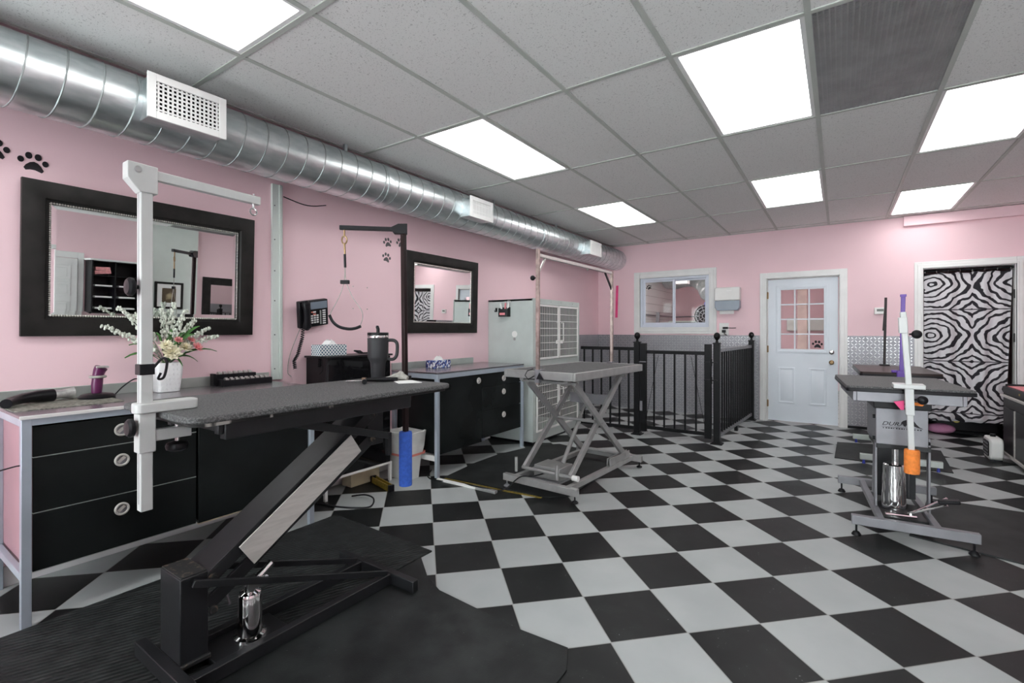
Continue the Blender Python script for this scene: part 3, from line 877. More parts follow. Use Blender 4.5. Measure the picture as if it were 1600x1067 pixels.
P(t, 'ring', MB().tube([(-3.302 + .031 * math.cos(a), .872 + .031 * math.sin(a), ZW + .117) for a in [i * math.pi / 10 for i in range(20)]], .007, 8, True), GLOVE, label='grey rubber ring')
P(t, 'cord', MB().tube(smooth([(-3.30, .945, ZW + .012), (-3.33, .99, ZW + .05), (-3.36, 1.05, ZW + .085), (-3.395, 1.09, ZW + .075), (-3.425, 1.11, ZW + .04), (-3.43, 1.115, ZW + .006)]), .0035, 6), BLKPL)
t = T('flower_vase', 'white embossed ceramic vase on the long counter behind the white grooming arm', 'vase', (-3.33, 1.185, ZW))
VX, VY = -3.33, 1.20
mb = MB()
pr = [(.050, 0), (.056, .004), (.067, .10), (.070, .16), (.064, .175), (.058, .172), (.058, .16)]
n = 4 * 6; vs = []; fs = []
for r_, h in pr:
    k = rrect(-r_, r_, -r_, r_, r_ * .35, 5)
    vs += [(VX + a, VY + b, ZW + h) for a, b in k]
nn = 24
for i in range(len(pr) - 1):
    for j in range(nn): fs.append((i * nn + j, i * nn + (j + 1) % nn, (i + 1) * nn + (j + 1) % nn, (i + 1) * nn + j))
fs.append(tuple(range(nn - 1, -1, -1))); fs.append(tuple((len(pr) - 1) * nn + j for j in range(nn)))
mb.add(vs, fs); P(t, 'body', mb, VASEM)
t = T('flower_bouquet', 'bouquet of cream and pink flowers with white sprigs in the white vase', 'flowers', (VX, VY, ZW + .165))
TOPV = Vector((VX, VY, ZW + .155))
def stem(mb, end, r_=.003): mb.tube([TOPV, TOPV.lerp(Vector(end), .5) + Vector((0, 0, .02)), Vector(end)], r_, 5)
def flower(c, s, seed):
    rnd = random.Random(seed); mb = MB(); c = Vector(c); outd = (c - TOPV + Vector((.09, -.05, .02))).normalized()
    up = Vector((0, 0, 1)); a = outd.cross(up).normalized(); b = a.cross(outd)
    for ring, (k, op, ln) in enumerate(((9, 1.25, 1.0), (8, .85, .92), (6, .5, .75), (4, .2, .55))):
        for i in range(k):
            t_ = 2 * math.pi * (i + .5 * ring) / k + rnd.uniform(-.15, .15)
            d = (a * math.cos(t_) + b * math.sin(t_)) * math.sin(op) + outd * math.cos(op)
            sd = outd.cross(d).normalized() * s * .26
            nrm = d.cross(sd).normalized() * s * .06
            L = d * s * ln
            mb.add([c, c + L * .55 + sd - nrm, c + L + nrm * .6, c + L * .55 - sd - nrm, c + L * .55 + nrm * 1.2], [(0, 1, 4), (1, 2, 4), (2, 3, 4), (3, 0, 4), (0, 3, 2, 1)])
    return mb
for i, (dx, dy, dz, s, m) in enumerate(((.055, .010, .075, .062, PETAL), (-.02, -.085, .085, .05, PETAL), (.03, .085, .105, .05, PETAL), (.06, -.02, .12, .045, PETAL), (-.04, .04, .13, .05, PETAL))):
    mb = flower((VX + dx, VY + dy, ZW + .155 + dz), s, i)
    P(t, 'flower', mb, m)
for i, (dx, dy, dz, s) in enumerate(((.045, .145, .105, .042), (.05, .045, .15, .03), (.03, .12, .15, .03))):
    P(t, 'flower', flower((VX + dx, VY + dy, ZW + .155 + dz), s, 20 + i), PETALP, label='pink flower')
def sprig(end, k, seed, rr=.010):
    rnd = random.Random(seed); mb = MB(); e = Vector(end); st = TOPV
    mb.tube([st, st.lerp(e, .5) + Vector((0, 0, .03)), e], .0028, 5)
    for i in range(k):
        f = .42 + .58 * i / (k - 1); p = st.lerp(e, f) + Vector((0, 0, .12 * f * (1 - f)))
        for q in range(5):
            d = Vector((rnd.uniform(-1, 1), rnd.uniform(-1, 1), rnd.uniform(-.4, 1))).normalized()
            mb.ball(p + d * .018 * (1.25 - f * .6), rr * rnd.uniform(.5, .9) * (1.25 - f * .5), 4, 1, 1, 1.5)
    return mb
for i, e in enumerate(((.02, -.30, .23), (.05, -.24, .33), (-.03, -.14, .30), (-.02, .05, .37), (.01, .10, .33), (-.05, .0, .33), (.03, .22, .22), (.03, .27, .17), (.04, -.15, .15), (.0, .15, .27))):
    P(t, 'sprig', sprig((VX + e[0], VY + e[1], ZW + .155 + e[2]), 12, i), SPRIG, label='white budded sprig')
def leafm(end, wd):
    e = Vector(end); d = (e - TOPV); side = d.cross(Vector((.4, 0, 1))).normalized(); mb = MB(); vs = []; n = 8
    for i in range(n + 1):
        f = i / n; p = TOPV.lerp(e, f) + Vector((0, 0, .10 * f * (1 - f) * 2)); ww = wd * math.sin(math.pi * min(1, f * .9 + .06)) ** .8
        vs += [p - side * ww, p + Vector((.004, 0, -.003)), p + side * ww]
    fs = []
    for i in range(n):
        for k in (0, 1): fs.append((i * 3 + k, i * 3 + k + 1, i * 3 + k + 4, i * 3 + k + 3))
    mb.add(vs, fs); nv = len(vs)
    mb.add([p + Vector((.001, 0, -.0012)) for p in vs], [tuple(reversed(f)) for f in fs])
    return mb
for e in ((.05, -.13, .17), (.02, -.19, .13), (.06, -.22, .06), (.08, -.15, .04), (.0, .03, .22), (.02, .09, .20), (.03, .17, .24), (.05, .26, .08), (.05, .15, .02), (.07, .06, .0), (.02, -.06, .2), (.06, .13, .19)):
    P(t, 'leaf', leafm((VX + e[0], VY + e[1], ZW + .155 + e[2]), .014), GREEN, label='green leaf')
# blade racks
def rack(x0, x1, y0, y1, z0, z1, l):
    t = T('blade_rack', l, 'rack', ((x0 + x1) / 2, (y0 + y1) / 2, z0), group='black clipper blade racks')
    P(t, 'tray', MB().box(x0, x1, y0, y1, z0, z1), BLKPL, .003)
    P(t, 'end_block', MB().box(x0, x1, y0 - .016, y0 - .001, z0, z1 + .006), BLKPL, .002)
rack(-3.428, -3.375, 1.500, 1.76, ZW, ZW + .075, 'rear taller black clipper blade rack against the wall, right of the flowers')
rack(-3.365, -3.31, 1.520, 1.84, ZW, ZW + .038, 'front lower black clipper blade rack on the long counter')
bl0 = None
for k in range(16):
    if k < 7: p = (-3.402, 1.530 + k * .033, ZW + .0755)
    else: p = (-3.338, 1.545 + (k - 7) * .033, ZW + .0385)
    if bl0 is None:
        bl0 = T('clipper_blade', 'small silver clipper blade standing in a black rack', 'clipper blade', p, 0, 'clipper blades in the two racks')
        P(bl0, 'blade', MB().box(-.016, .016, -.011, .011, 0, .010).box(-.014, .0, -.009, .009, .010, .016), BRUSH, .001)
        first = Vector(p)
    else: dup(bl0, Vector(p) - first)
# tissue boxes
def tissue(x0, x1, y0, y1, z, h, m, l):
    t = T('tissue_box', l, 'tissue box', ((x0 + x1) / 2, (y0 + y1) / 2, z))
    P(t, 'carton', MB().box(x0, x1, y0, y1, z + .0005, z + h), m, .003)
    cx, cy = (x0 + x1) / 2, (y0 + y1) / 2
    mb = MB(); vs = []; n = 16
    for j, (rr, hh) in enumerate(((.045, 0), (.036, .012), (.030, .022), (.012, .034))):
        vs += [(cx + .55 * rr * math.cos(2 * math.pi * i / n) * (1 + .3 * math.sin(3 * i + j)), cy + 1.5 * rr * math.sin(2 * math.pi * i / n), z + h + .0005 + hh * (1 + .3 * math.sin(i * 2.1 + j))) for i in range(n)]
    fs = [(j * n + i, j * n + (i + 1) % n, (j + 1) * n + (i + 1) % n, (j + 1) * n + i) for j in range(3) for i in range(n)] + [tuple(range(3 * n, 4 * n)), tuple(range(n - 1, -1, -1))]
    P(t, 'tissue', mb.add(vs, fs), PAPER)
tissue(-3.37, -3.25, 2.18, 2.415, 1.085, .085, LATT, 'teal lattice patterned tissue box on the glossy black cabinet')
tissue(-3.33, -3.21, 3.38, 3.61, ZW, .075, PAIS, 'navy floral tissue box on the shorter counter')
t = T('slicker_brush', 'small black slicker brush lying on the glossy black cabinet', 'brush', (-3.22, 2.55, 1.085))
P(t, 'handle', MB().bar((-3.22, 2.54, 1.097), (-3.20, 2.66, 1.097), .016, .012), BLKPL, .003)
P(t, 'head', MB().bar((-3.222, 2.53, 1.097), (-3.222, 2.50, 1.115), .05, .018).bar((-3.222, 2.50, 1.105), (-3.222, 2.47, 1.12), .03, .012), BLKPL, .003)

# ---- wall phone
t = T('desk_phone', 'black push-button phone mounted on the pink wall by the white strip', 'phone', (XL, 2.2, 1.30))
PR = Matrix.Translation((XL + .055, 2.215, 1.415)) @ Matrix.Rotation(R(9), 4, 'X') @ Matrix.Rotation(R(10), 4, 'Y')
def ph(mb): return mb.xf(PR)
body = ph(MB().box(-.03, .012, -.125, .125, -.105, .105))
P(t, 'body', body, BLKPL, .008)
P(t, 'wall_bracket', MB().box(XL, XL + .042, 2.12, 2.27, 1.34, 1.46), BLKPL, .004)
P(t, 'handset', ph(MB().tube([(.028, -.085, -.10), (.040, -.085, -.085), (.046, -.085, -.04), (.046, -.085, .04), (.040, -.085, .085), (.028, -.085, .10)], [.026, .032, .024, .024, .032, .026], 12)), BLKPL)
P(t, 'display_panel', ph(MB().box(.012, .0145, -.03, .115, .035, .092)), DUSTER, .001, label='grey display panel')
P(t, 'label_strip', ph(MB().box(.012, .0145, .048, .060, -.09, .02)), SPLASH)
for r_ in range(4):
    for c_ in range(3):
        P(t, 'key', ph(MB().box(.012, .017, -.030 + c_ * .024, -.014 + c_ * .024, -.075 + r_ * .018, -.064 + r_ * .018)), PAPER)
for k in range(7): P(t, 'key', ph(MB().box(.012, .016, .072, .098, -.090 + k * .017, -.081 + k * .017)), PAPER)
P(t, 'key', ph(MB().box(.012, .017, -.028, -.012, .008, .018)), REDB, label='red key')
P(t, 'key', ph(MB().box(.012, .017, -.010, .012, .008, .018)), PAPER)
P(t, 'key', ph(MB().box(.012, .017, -.010, .012, -.010, .0)), REDB, label='red key')
mb = MB(); pts = []
path = [(-3.405, 2.135, 1.30), (-3.41, 2.13, 1.22), (-3.415, 2.115, 1.16), (-3.41, 2.095, 1.10), (-3.42, 2.07, 1.05), (-3.415, 2.075, .99)]
n = 150
for i in range(n + 1):
    f = i / n * (len(path) - 1); k = min(int(f), len(path) - 2); p = Vector(path[k]).lerp(Vector(path[k + 1]), f - k)
    a = i * .95; pts.append(p + Vector((.012 * math.cos(a), .012 * math.sin(a), 0)))
mb.tube(pts, .0036, 5)
P(t, 'coiled_cord', mb, BLKPL)
P(t, 'line_cord', MB().tube(smooth([(-3.42, 2.12, 1.30), (-3.44, 2.05, 1.10), (-3.44, 2.03, .97), (-3.44, 2.06, .93)]), .0025, 5), GLOVE, label='grey line cord')

# ================================================================= FLOOR MATS
ONE('floor_mat', 'ribbed black rubber mat under the big black grooming table, beside the long counter', 'mat', MB().prism([(-2.868, .02), (-1.955, .02), (-1.945, 2.025), (-2.875, 2.05)], .0005, .008), RIBM)
ONE('floor_mat', 'smooth black rubber mat in the near foreground with a worn diagonal corner', 'mat', MB().prism([(-1.950, .05), (-.84, .05), (-.845, 1.60), (-.90, 1.715), (-1.14, 1.705), (-1.62, 1.74), (-1.76, 1.80), (-1.935, 1.93)], .0005, .007), MATR)
ONE('floor_mat', 'dark rubber mat under the silver scissor-lift table', 'mat', MB().prism([(-2.835, 3.11), (-1.86, 3.165), (-1.72, 3.30), (-1.72, 4.55), (-2.60, 4.75), (-2.78, 4.52), (-2.90, 4.00), (-2.90, 3.62)], .0005, .008), MATR)
ONE('floor_mat', 'long dark rubber mat running out of the right edge of the photo', 'mat', MB().prism([(.36, 3.86), (.62, 3.79), (1.65, 3.52), (1.85, 4.80), (.55, 4.78), (.47, 4.3)], .0005, .010), MATR)
ONE('floor_mat', 'dark mat under the farthest grooming table by the curtain', 'mat', MB().prism([(-.04, 5.80), (.845, 5.77), (.89, 6.76), (.60, 6.80), (-.02, 6.62)], .0005, .008), MATR)
t = T('floor_strip', 'white plastic strip lying on the tiles along the lift table mat', 'strip', (-2.55, 3.03, 0))
P(t, 'channel', MB().bar((-2.84, 3.025, .009), (-2.235, 3.035, .009), .030, .017), WHITEP, .002)
P(t, 'joint', MB().bar((-2.42, 3.032, .011), (-2.225, 3.036, .011), .036, .021), GREYP, .002)
ONE('edge_tape', 'gold worn tape along the front edge of the lift table mat', 'tape', MB().bar((-2.82, 3.095, .0015), (-2.25, 3.125, .0015), .022, .002).bar((-2.25, 3.122, .0015), (-1.88, 3.155, .0015), .03, .002), GOLD)

# ================================================================= BIG BLACK GROOMING TABLE
t = T('grooming_table', 'big black hydraulic grooming table with a slanted lifting arm in the foreground', 'grooming table', (-1.99, 1.2, .008))
B0 = .009
P(t, 'tabletop', MB().prism(rrect(-2.285, -1.675, .668, 1.905, .055, 6), .980, 1.003), TRUB, .006)
P(t, 'tabletop_underside', MB().prism(rrect(-2.270, -1.690, .685, 1.888, .05, 6), .967, .980), WORN, .002, label='worn edge with pale chips')
for x in (-2.19, -1.755):
    P(t, 'top_rail', MB().box(x - .02, x + .02, .80, 1.66, .905, .967), CHAR, .003)
for y in (.80, 1.64):
    P(t, 'top_rail', MB().box(-2.17, -1.775, y, y + .03, .925, .967), CHAR, .003)
P(t, 'corner_bracket', MB().box(-1.775, -1.745, .782, .80, .925, .967), CHAR, .002)
# column and base
CX0, CX1, CY0, CY1, CZ = -2.150, -1.975, .755, .850, .372
P(t, 'column', MB().box(CX0, CX1, CY0, CY1, B0 + .03, CZ), CHAR, .004)
P(t, 'column_cap', MB().box(CX0 + .004, CX1 - .004, CY0 + .004, CY1 - .004, CZ, CZ + .004), RUST, .001, label='rusty cap')
P(t, 'weld_foot', MB().box(CX0 - .008, CX1 + .010, CY0 - .010, CY1 + .006, B0 + .034, B0 + .052), RUST, .004, label='rusty weld seam')
P(t, 'crossbar', MB().box(-2.275, -1.70, .712, .752, B0, B0 + .055), CHAR, .003)
P(t, 'crossbar', MB().box(-2.275, -1.70, 1.640, 1.675, B0, B0 + .055), CHAR, .003)
for x in (-1.875, -2.100):
    P(t, 'base_rail', MB().box(x - .018, x + .018, .752, 1.640, B0, B0 + .052), CHAR, .003)
P(t, 'base_plate', MB().box(-2.082, -1.893, .853, 1.14, B0 + .004, B0 + .026), CHAR, .003)
P(t, 'stay', MB().bar((-1.955, .79, .352), (-1.868, 1.625, .066), .014, .026), CHAR, .002)
P(t, 'stay', MB().bar((-2.165, .79, .352), (-2.105, 1.625, .066), .014, .026), CHAR, .002)
# upper channel arm, lower arm and silver cover plate
a0, a1 = Vector((-2.06, .842, .350)), Vector((-2.06, 1.615, .872))
d_ = (a1 - a0).normalized(); nrm = Vector((1, 0, 0)).cross(d_).normalized()
if nrm.z < 0: nrm = -nrm
P(t, 'upper_arm', MB().bar(a0 - d_ * .03, a1 + d_ * .02, .165, .012, nrm).bar(a0 - d_ * .03 + Vector((.077, 0, 0)) - nrm * .024, a1 + d_ * .02 + Vector((.077, 0, 0)) - nrm * .024, .012, .05, nrm).bar(a0 - d_ * .03 - Vector((.077, 0, 0)) - nrm * .024, a1 + d_ * .02 - Vector((.077, 0, 0)) - nrm * .024, .012, .05, nrm), CHAR, .002)
l0, l1 = Vector((-2.06, .850, .232)), Vector((-2.06, 1.635, .735))
P(t, 'lower_arm', MB().bar(l0 + Vector((.072, 0, 0)), l1 + Vector((.072, 0, 0)), .014, .055, nrm).bar(l0 - Vector((.072, 0, 0)), l1 - Vector((.072, 0, 0)), .014, .055, nrm), CHAR, .002)
s0, s1 = Vector((-1.962, .985, .378)), Vector((-1.962, 1.512, .727))
P(t, 'cover_plate', MB().bar(s0, s1, .006, .108, nrm), PLATE, .002, label='silver cover plate')
for p in ((-1.968, .866, .336), (-1.968, .866, .212), (-1.968, 1.619, .846), (-1.968, 1.625, .720)):
    P(t, 'bolt', MB().lathe([(.018, 0), (.018, .006), (.011, .007), (.011, .016), (.002, .017)], (p[0] - .012, p[1], p[2]), 10, 'x'), RUST, label='rusty bolt')
P(t, 'end_bracket', MB().box(-2.135, -1.985, 1.60, 1.70, .69, .967), CHAR, .003)
P(t, 'brace', MB().bar((-1.775, 1.00, .935), (-1.975, 1.735, .722), .012, .034), CHAR, .002)
P(t, 'brace_upright', MB().box(-1.985, -1.965, 1.715, 1.742, .62, .74), CHAR, .002)
jk = P(t, 'hydraulic_cylinder', MB().lathe([(.062, B0 + .026), (.060, B0 + .038), (.046, B0 + .044), (.044, .205), (.040, .215), (.022, .222), (.022, .245)], (-1.985, 1.01, 0), 28), CHROME, label='chrome hydraulic cylinder')
P(jk, 'fitting', MB().box(-2.01, -1.955, .99, 1.04, .235, .27).cyl((-1.985, 1.03, .25), (-1.985, 1.10, .30), .016, n=10).cyl((-2.03, 1.02, .225), (-1.95, 1.06, .265), .010, n=8), CHROME)
mb = MB().tube([(-2.03, 1.02, .23), (-2.045, .98, .25), (-2.05, .95, .22), (-2.045, .96, .17)], .006, 6)
P(jk, 'hose', mb, GREYP2)

# ---- white grooming arm clamped on its near end
t = T('grooming_gantry', 'white square grooming arm clamped to the near end of the big black table', 'grooming arm', (-1.93, .634, .676))
ax, ay = -1.93, .634
P(t, 'pole', MB().box(ax - .0175, ax + .0175, ay - .0175, ay + .0175, .676, 1.775), ARMW, .003)
P(t, 'pole_groove', MB().box(ax - .0015, ax + .0015, ay - .0180, ay - .0172, .70, 1.74), GREYP2)
P(t, 'sleeve', MB().box(ax - .024, ax + .024, ay - .024, ay + .024, .872, 1.035), ARMW, .003)
cl = P(t, 'clamp_plate', MB().prism(rrect(ax - .032, ax + .032, ay - .034, ay + .155, .022), 1.0035, 1.038), ARMW, .004)
P(t, 'lower_jaw', MB().box(ax - .016, ax + .016, ay + .024, ay + .135, .905, .943), ARMW, .003)
sc = P(t, 'clamp_screw', MB().cyl((ax, ay + .095, .862), (ax, ay + .095, .967), .007, n=10), CHROME)
P(sc, 'knob', MB().lathe([(.012, .892), (.032, .885), (.036, .875), (.034, .864), (.018, .856), (.004, .855)], (ax, ay + .095, 0), 12), BLKPL, label='black knob')
for z in (1.425, .958):
    P(t, 'knob', MB().lathe([(.007, .004), (.007, -.008), (.022, -.009), (.030, -.014), (.031, -.024), (.024, -.031), (.002, -.033)], (ax - .002, ay - .020, z), 18, 'y'), BLKPL, label='round black knob')
P(t, 'elbow', MB().prism([(ay - .055, 1.835), (ay + .030, 1.832), (ay + .030, 1.740), (ay - .020, 1.740), (ay - .055, 1.78)], ax - .024, ax + .024, 'x'), ARMW, .003)
P(t, 'crossarm', MB().bar((ax, ay + .02, 1.808), (ax, ay + .385, 1.800), .024, .032), ARMW, .002)
P(t, 'eye_bolt', MB().cyl((ax, ay + .362, 1.825), (ax, ay + .362, 1.765), .004, n=8).tube([(ax, ay + .362 + .013 * math.cos(a), 1.754 + .013 * math.sin(a)) for a in [i * math.pi / 8 for i in range(16)]], .0032, 6, True), CHROME)
P(t, 'pivot_bolt', MB().cyl((ax + .02, ay - .028, 1.812), (ax + .030, ay - .028, 1.812), .010, n=10), CHROME)
sp = P(t, 'strap', MB().box(ax - .0215, ax + .0215, ay - .0215, ay + .0215, 1.132, 1.168), BLKPL, .002, label='black strap')
P(sp, 'strap_clip', MB().tube(smooth([(ax + .004, ay + .021, 1.152), (ax + .002, ay + .05, 1.185), (ax, ay + .064, 1.17), (ax, ay + .055, 1.12), (ax, ay + .038, 1.115), (ax + .002, ay + .045, 1.135)], 5), .0042, 6), BLKPL)

# ---- black grooming arm at the far end, with foam sleeve
t = T('grooming_gantry', 'black grooming arm with a blue foam tip at the far end of the big table', 'grooming arm', (-2.06, 1.925, .39))
bx, by = -2.065, 1.928
P(t, 'pole', MB().bar((bx + .012, by, .395), (bx - .012, by, 1.86), .026, .026, (0, 1, 0)), MAROON, .003)
P(t, 'clamp', MB().box(bx - .035, bx + .035, by - .09, by + .02, 1.004, 1.022).box(bx - .02, bx + .03, by - .022, by + .022, .90, 1.022), BLKPL, .003)
P(t, 'foam_sleeve', MB().lathe([(.018, .39), (.036, .392), (.037, .40), (.037, .69), (.035, .70), (.018, .702)], (bx + .006, by, 0), 24), BLUEF, label='blue foam sleeve')
P(t, 'elbow', MB().prism([(-.05, 1.835), (.022, 1.835), (.022, 1.895), (-.03, 1.892), (-.075, 1.868)], -.02, .02, 'x').xf(Matrix.Translation((bx - .012, by, 0)) @ Matrix.Rotation(R(-43), 4, 'Z')), BLKPL, .003)
P(t, 'crossarm', MB().bar((bx - .03, by - .02, 1.862), (-2.315, 1.672, 1.858), .024, .024), BLKPL, .003)
t = T('grooming_noose', 'loop noose with black tubing hanging from the black grooming arm', 'noose', (-2.30, 1.69, 1.35))
nx, ny = -2.298, 1.692
sd = Vector((math.cos(.5995), math.sin(.5995), 0)); NO = Vector((nx, ny, 0))
q = lambda s_, z: NO + sd * s_ + Vector((0, 0, z))
P(t, 'snap_hook', MB().cyl(q(0, 1.848), q(0, 1.81), .005, n=8).tube([q(.014 * math.cos(a), 1.79 + .022 * math.sin(a)) for a in [i * math.pi / 8 for i in range(16)]], .0042, 6, True).cyl(q(0, 1.77), q(.004, 1.70), .005, n=8), TAN, label='brass snap hook')
P(t, 'swivel', MB().cyl(q(.002, 1.71), q(.004, 1.635), .007, n=8), BLKPL)
P(t, 'slider', MB().bar(q(-.022, 1.553), q(.028, 1.553), .018, .022), BLKPL, .003)
lp = [q(.003, 1.64), q(-.002, 1.555), q(-.03, 1.47), q(-.075, 1.385), q(-.078, 1.36)]
rp = [q(.003, 1.64), q(.010, 1.555), q(.045, 1.47), q(.095, 1.395), q(.102, 1.35), q(.09, 1.312)]
P(t, 'cable', MB().tube(smooth(lp), .0022, 5).tube(smooth(rp), .0022, 5), GLOVE, label='grey steel cable')
P(t, 'tubing', MB().tube(smooth([q(-.085, 1.368), q(-.065, 1.33), q(-.03, 1.302), q(.02, 1.290), q(.06, 1.293), q(.092, 1.305)]), .0085, 8), BLKPL)

# ---- tumbler and tools on the big table
ZT1 = 1.0032
t = T('tumbler', 'dark grey insulated tumbler with handle and straw on the big black table', 'tumbler', (-2.185, 1.845, ZT1))
TUM = mk('dark_grey_tumbler', (.033, .033, .036), .45, 0, var=.08)
tx, ty = -2.185, 1.835
P(t, 'body', MB().lathe([(.036, 0), (.038, .003), (.042, .085), (.044, .098), (.056, .118), (.0575, .125), (.0590, .232), (.058, .236), (.052, .237)], (tx, ty, ZT1), 36), TUM)
P(t, 'rim_band', MB().lathe([(.0588, .236), (.0592, .238), (.0592, .248), (.0585, .249), (.05, .249)], (tx, ty, ZT1), 36), CHROME, label='steel rim band')
P(t, 'lid', MB().lathe([(.0585, .249), (.0590, .252), (.0590, .263), (.057, .266), (.002, .267)], (tx, ty, ZT1), 36), BLKPL)
P(t, 'straw', MB().tube([(tx, ty, ZT1 + .266), (tx, ty, ZT1 + .285), (tx - .004, ty - .002, ZT1 + .298), (tx - .004, ty - .002, ZT1 + .306)], [.0095, .0095, .0095, .006], 10), BLKPL)
hd = Vector((math.cos(.60), math.sin(.60), 0)); hp = lambda r_, z: Vector((tx, ty, ZT1 + z)) + hd * r_
P(t, 'handle', MB().tube(smooth([hp(.054, .222), hp(.085, .222), hp(.102, .214), hp(.110, .196), hp(.110, .16), hp(.105, .132), hp(.092, .116), hp(.075, .112), hp(.054, .116)], 4), .0095, 10), TUM)
t = T('grooming_shears', 'black handled grooming shears lying in front of the tumbler', 'shears', (-2.04, 1.66, ZT1))
P(t, 'handle', MB().tube([(-2.085, 1.655, ZT1 + .014), (-2.055, 1.70, ZT1 + .015), (-2.02, 1.745, ZT1 + .014), (-1.985, 1.80, ZT1 + .013)], [.009, .012, .013, .010], 10), BLKPL)
P(t, 'handle', MB().tube([(-2.085, 1.66, ZT1 + .014), (-2.055, 1.635, ZT1 + .014), (-2.01, 1.60, ZT1 + .014)], [.008, .012, .013], 10), BLKPL)
P(t, 'pivot', MB().cyl((-2.088, 1.66, ZT1 + .001), (-2.088, 1.66, ZT1 + .026), .012, n=12), TAN, label='copper coloured pivot')
P(t, 'blade', MB().bar((-2.09, 1.655, ZT1 + .010), (-2.16, 1.60, ZT1 + .008), .012, .006), CHROME, .001)
ONE('paper_sheet', 'white folded paper on the far right corner of the big black table', 'paper', MB().prism([(-2.02, 1.80), (-1.90, 1.73), (-1.83, 1.83), (-1.95, 1.875)], ZT1, ZT1 + .003), PAPER)
mb = MB().tube([(-2.10, 1.80, ZT1 + .008), (-2.075, 1.82, ZT1 + .012), (-2.05, 1.845, ZT1 + .020), (-2.01, 1.855, ZT1 + .022), (-1.975, 1.865, ZT1 + .012)], [.007, .011, .020, .022, .012], 10).ball((-2.02, 1.855, ZT1 + .034), .02, 8, 1.2, .8, .9)
ONE('cloth_glove', 'crumpled grey cloth behind the shears at the pole of the black arm', 'cloth', mb, GLOVE)

# ================================================================= TRASH BIN
t = T('trash_bin', 'white trash bin with a liner behind the blue foam', 'trash bin', (-3.12, 2.92, 0))
bx0, bx1, by0, by1 = -3.25, -3.03, 2.862, 3.008
vs = []; 
for z, k in ((0, 0), (.26, .022), (.36, .030)):
    vs += [(a, b, z) for a, b in rrect(bx0 - k, bx1 + k, by0 - k, by1 + k, .03, 4)]
n = 20; fs = [(j * n + i, j * n + (i + 1) % n, (j + 1) * n + (i + 1) % n, (j + 1) * n + i) for j in range(2) for i in range(n)] + [tuple(range(n - 1, -1, -1))]
mb = MB().add(vs, fs)
P(t, 'bin', mb, BIN)
vs = []
for j, (z, k) in enumerate(((.20, .024), (.27, .036), (.36, .042), (.405, .046), (.408, .036), (.37, .032))):
    vs += [(a + .006 * math.sin(i * 1.7 + j), b + .006 * math.cos(i * 2.3 + j), z + (.008 * math.sin(i * 1.3) if j != 0 else .012 * math.sin(i * .9))) for i, (a, b) in enumerate(rrect(bx0 - k, bx1 + k, by0 - k, by1 + k, .035, 4))]
fs = [(j * n + i, j * n + (i + 1) % n, (j + 1) * n + (i + 1) % n, (j + 1) * n + i) for j in range(5) for i in range(n)]
P(t, 'liner', MB().add(vs, fs), LINER)
vs = [(a, b, .208) for a, b in rrect(bx0 - .041, bx1 + .041, by0 - .041, by1 + .041, .035, 4)] + [(a, b, .228) for a, b in rrect(bx0 - .043, bx1 + .043, by0 - .043, by1 + .043, .035, 4)]
P(t, 'liner_tie', MB().add(vs, [(i, (i + 1) % n, n + (i + 1) % n, n + i) for i in range(n)]), REDB, label='pale red tie band')

# ================================================================= SILVER SCISSOR-LIFT TABLE
t = T('grooming_table', 'silver scissor-lift grooming table in front of the kennel', 'grooming table', (-1.895, 3.80, .008), R(-3.5))
hw, hl = .335, .62
rim = MB()
for a, b, c_, d in holes(-hw, hw, -hl, hl, [(-hw + .025, hw - .025, -hl + .025, hl - .025)]): rim.box(a, b, c_, d, .895, .957)
P(t, 'rim', rim, GREYP, .004)
P(t, 'tabletop', MB().box(-hw + .026, hw - .026, -hl + .026, hl - .026, .930, .9555), TRUB, .002)
for x in (-.21, .21): P(t, 'under_rail', MB().box(x - .018, x + .018, -.55, .55, .870, .895), GREYP, .002)
for y in (-.60, .58):
    br = P(t, 'base_bar', MB().box(-.345, .345, y - .022, y + .022, .050, .105), GREYP, .003)
    for x in (-.32, .32):
        P(br, 'levelling_foot', MB().cyl((x, y, .012), (x, y, .052), .006, n=8).lathe([(.026, .0), (.026, .006), (.012, .016), (.006, .018)], (x, y, 0), 14), BLKPL if x > 0 else GREYP2)
for x in (-.245, .245): P(t, 'base_rail', MB().box(x - .020, x + .020, -.578, .558, .060, .100), GREYP, .003)
P(t, 'base_rail_side', MB().box(.226, .232, .10, .5, .10, .165).box(.252, .258, .10, .5, .10, .165), GREYP, .002)
def scissor(x, xo):
    P(t, 'scissor_leg', MB().bar((x, -.47, .135), (x, .42, .862), .028, .052), GREYP, .003)
    P(t, 'scissor_leg', MB().bar((x + xo, -.47, .862), (x + xo, .42, .135), .028, .052), GREYP, .003)
scissor(.205, .034); scissor(-.235, .034)
for y, z in ((-.47, .135), (.42, .135), (-.47, .862), (.42, .862), (-.025, .498)):
    P(t, 'cross_rod', MB().cyl((-.26, y, z), (.26, y, z), .014, n=12), GREYP)
P(t, 'cross_plate', MB().bar((-.20, .20, .655), (.20, .20, .655), .012, .09), GREYP2, .002)
P(t, 'actuator', MB().cyl((0, -.25, .16), (0, .05, .52), .018, n=12).cyl((0, .05, .52), (0, .17, .67), .011, n=10), GREYP)
for x in (-.30, .10): P(t, 'stub_post', MB().cyl((x, -.50, .10), (x, -.50, .22), .014, n=10), GREYP)
P(t, 'motor_box', MB().box(-.17, .08, -.43, -.22, .062, .165), GREYP, .006)
P(t, 'motor_tray', MB().box(-.20, .10, -.45, -.20, .052, .060), GREYP2, .002)
P(t, 'end_roller', MB().cyl((.225, -.47, .135), (.275, -.47, .135), .022, n=14), WHITEP)
t = T('foot_pedal', 'black foot pedal on the mat left of the silver lift table', 'pedal', (-2.28, 3.42, .009), R(20))
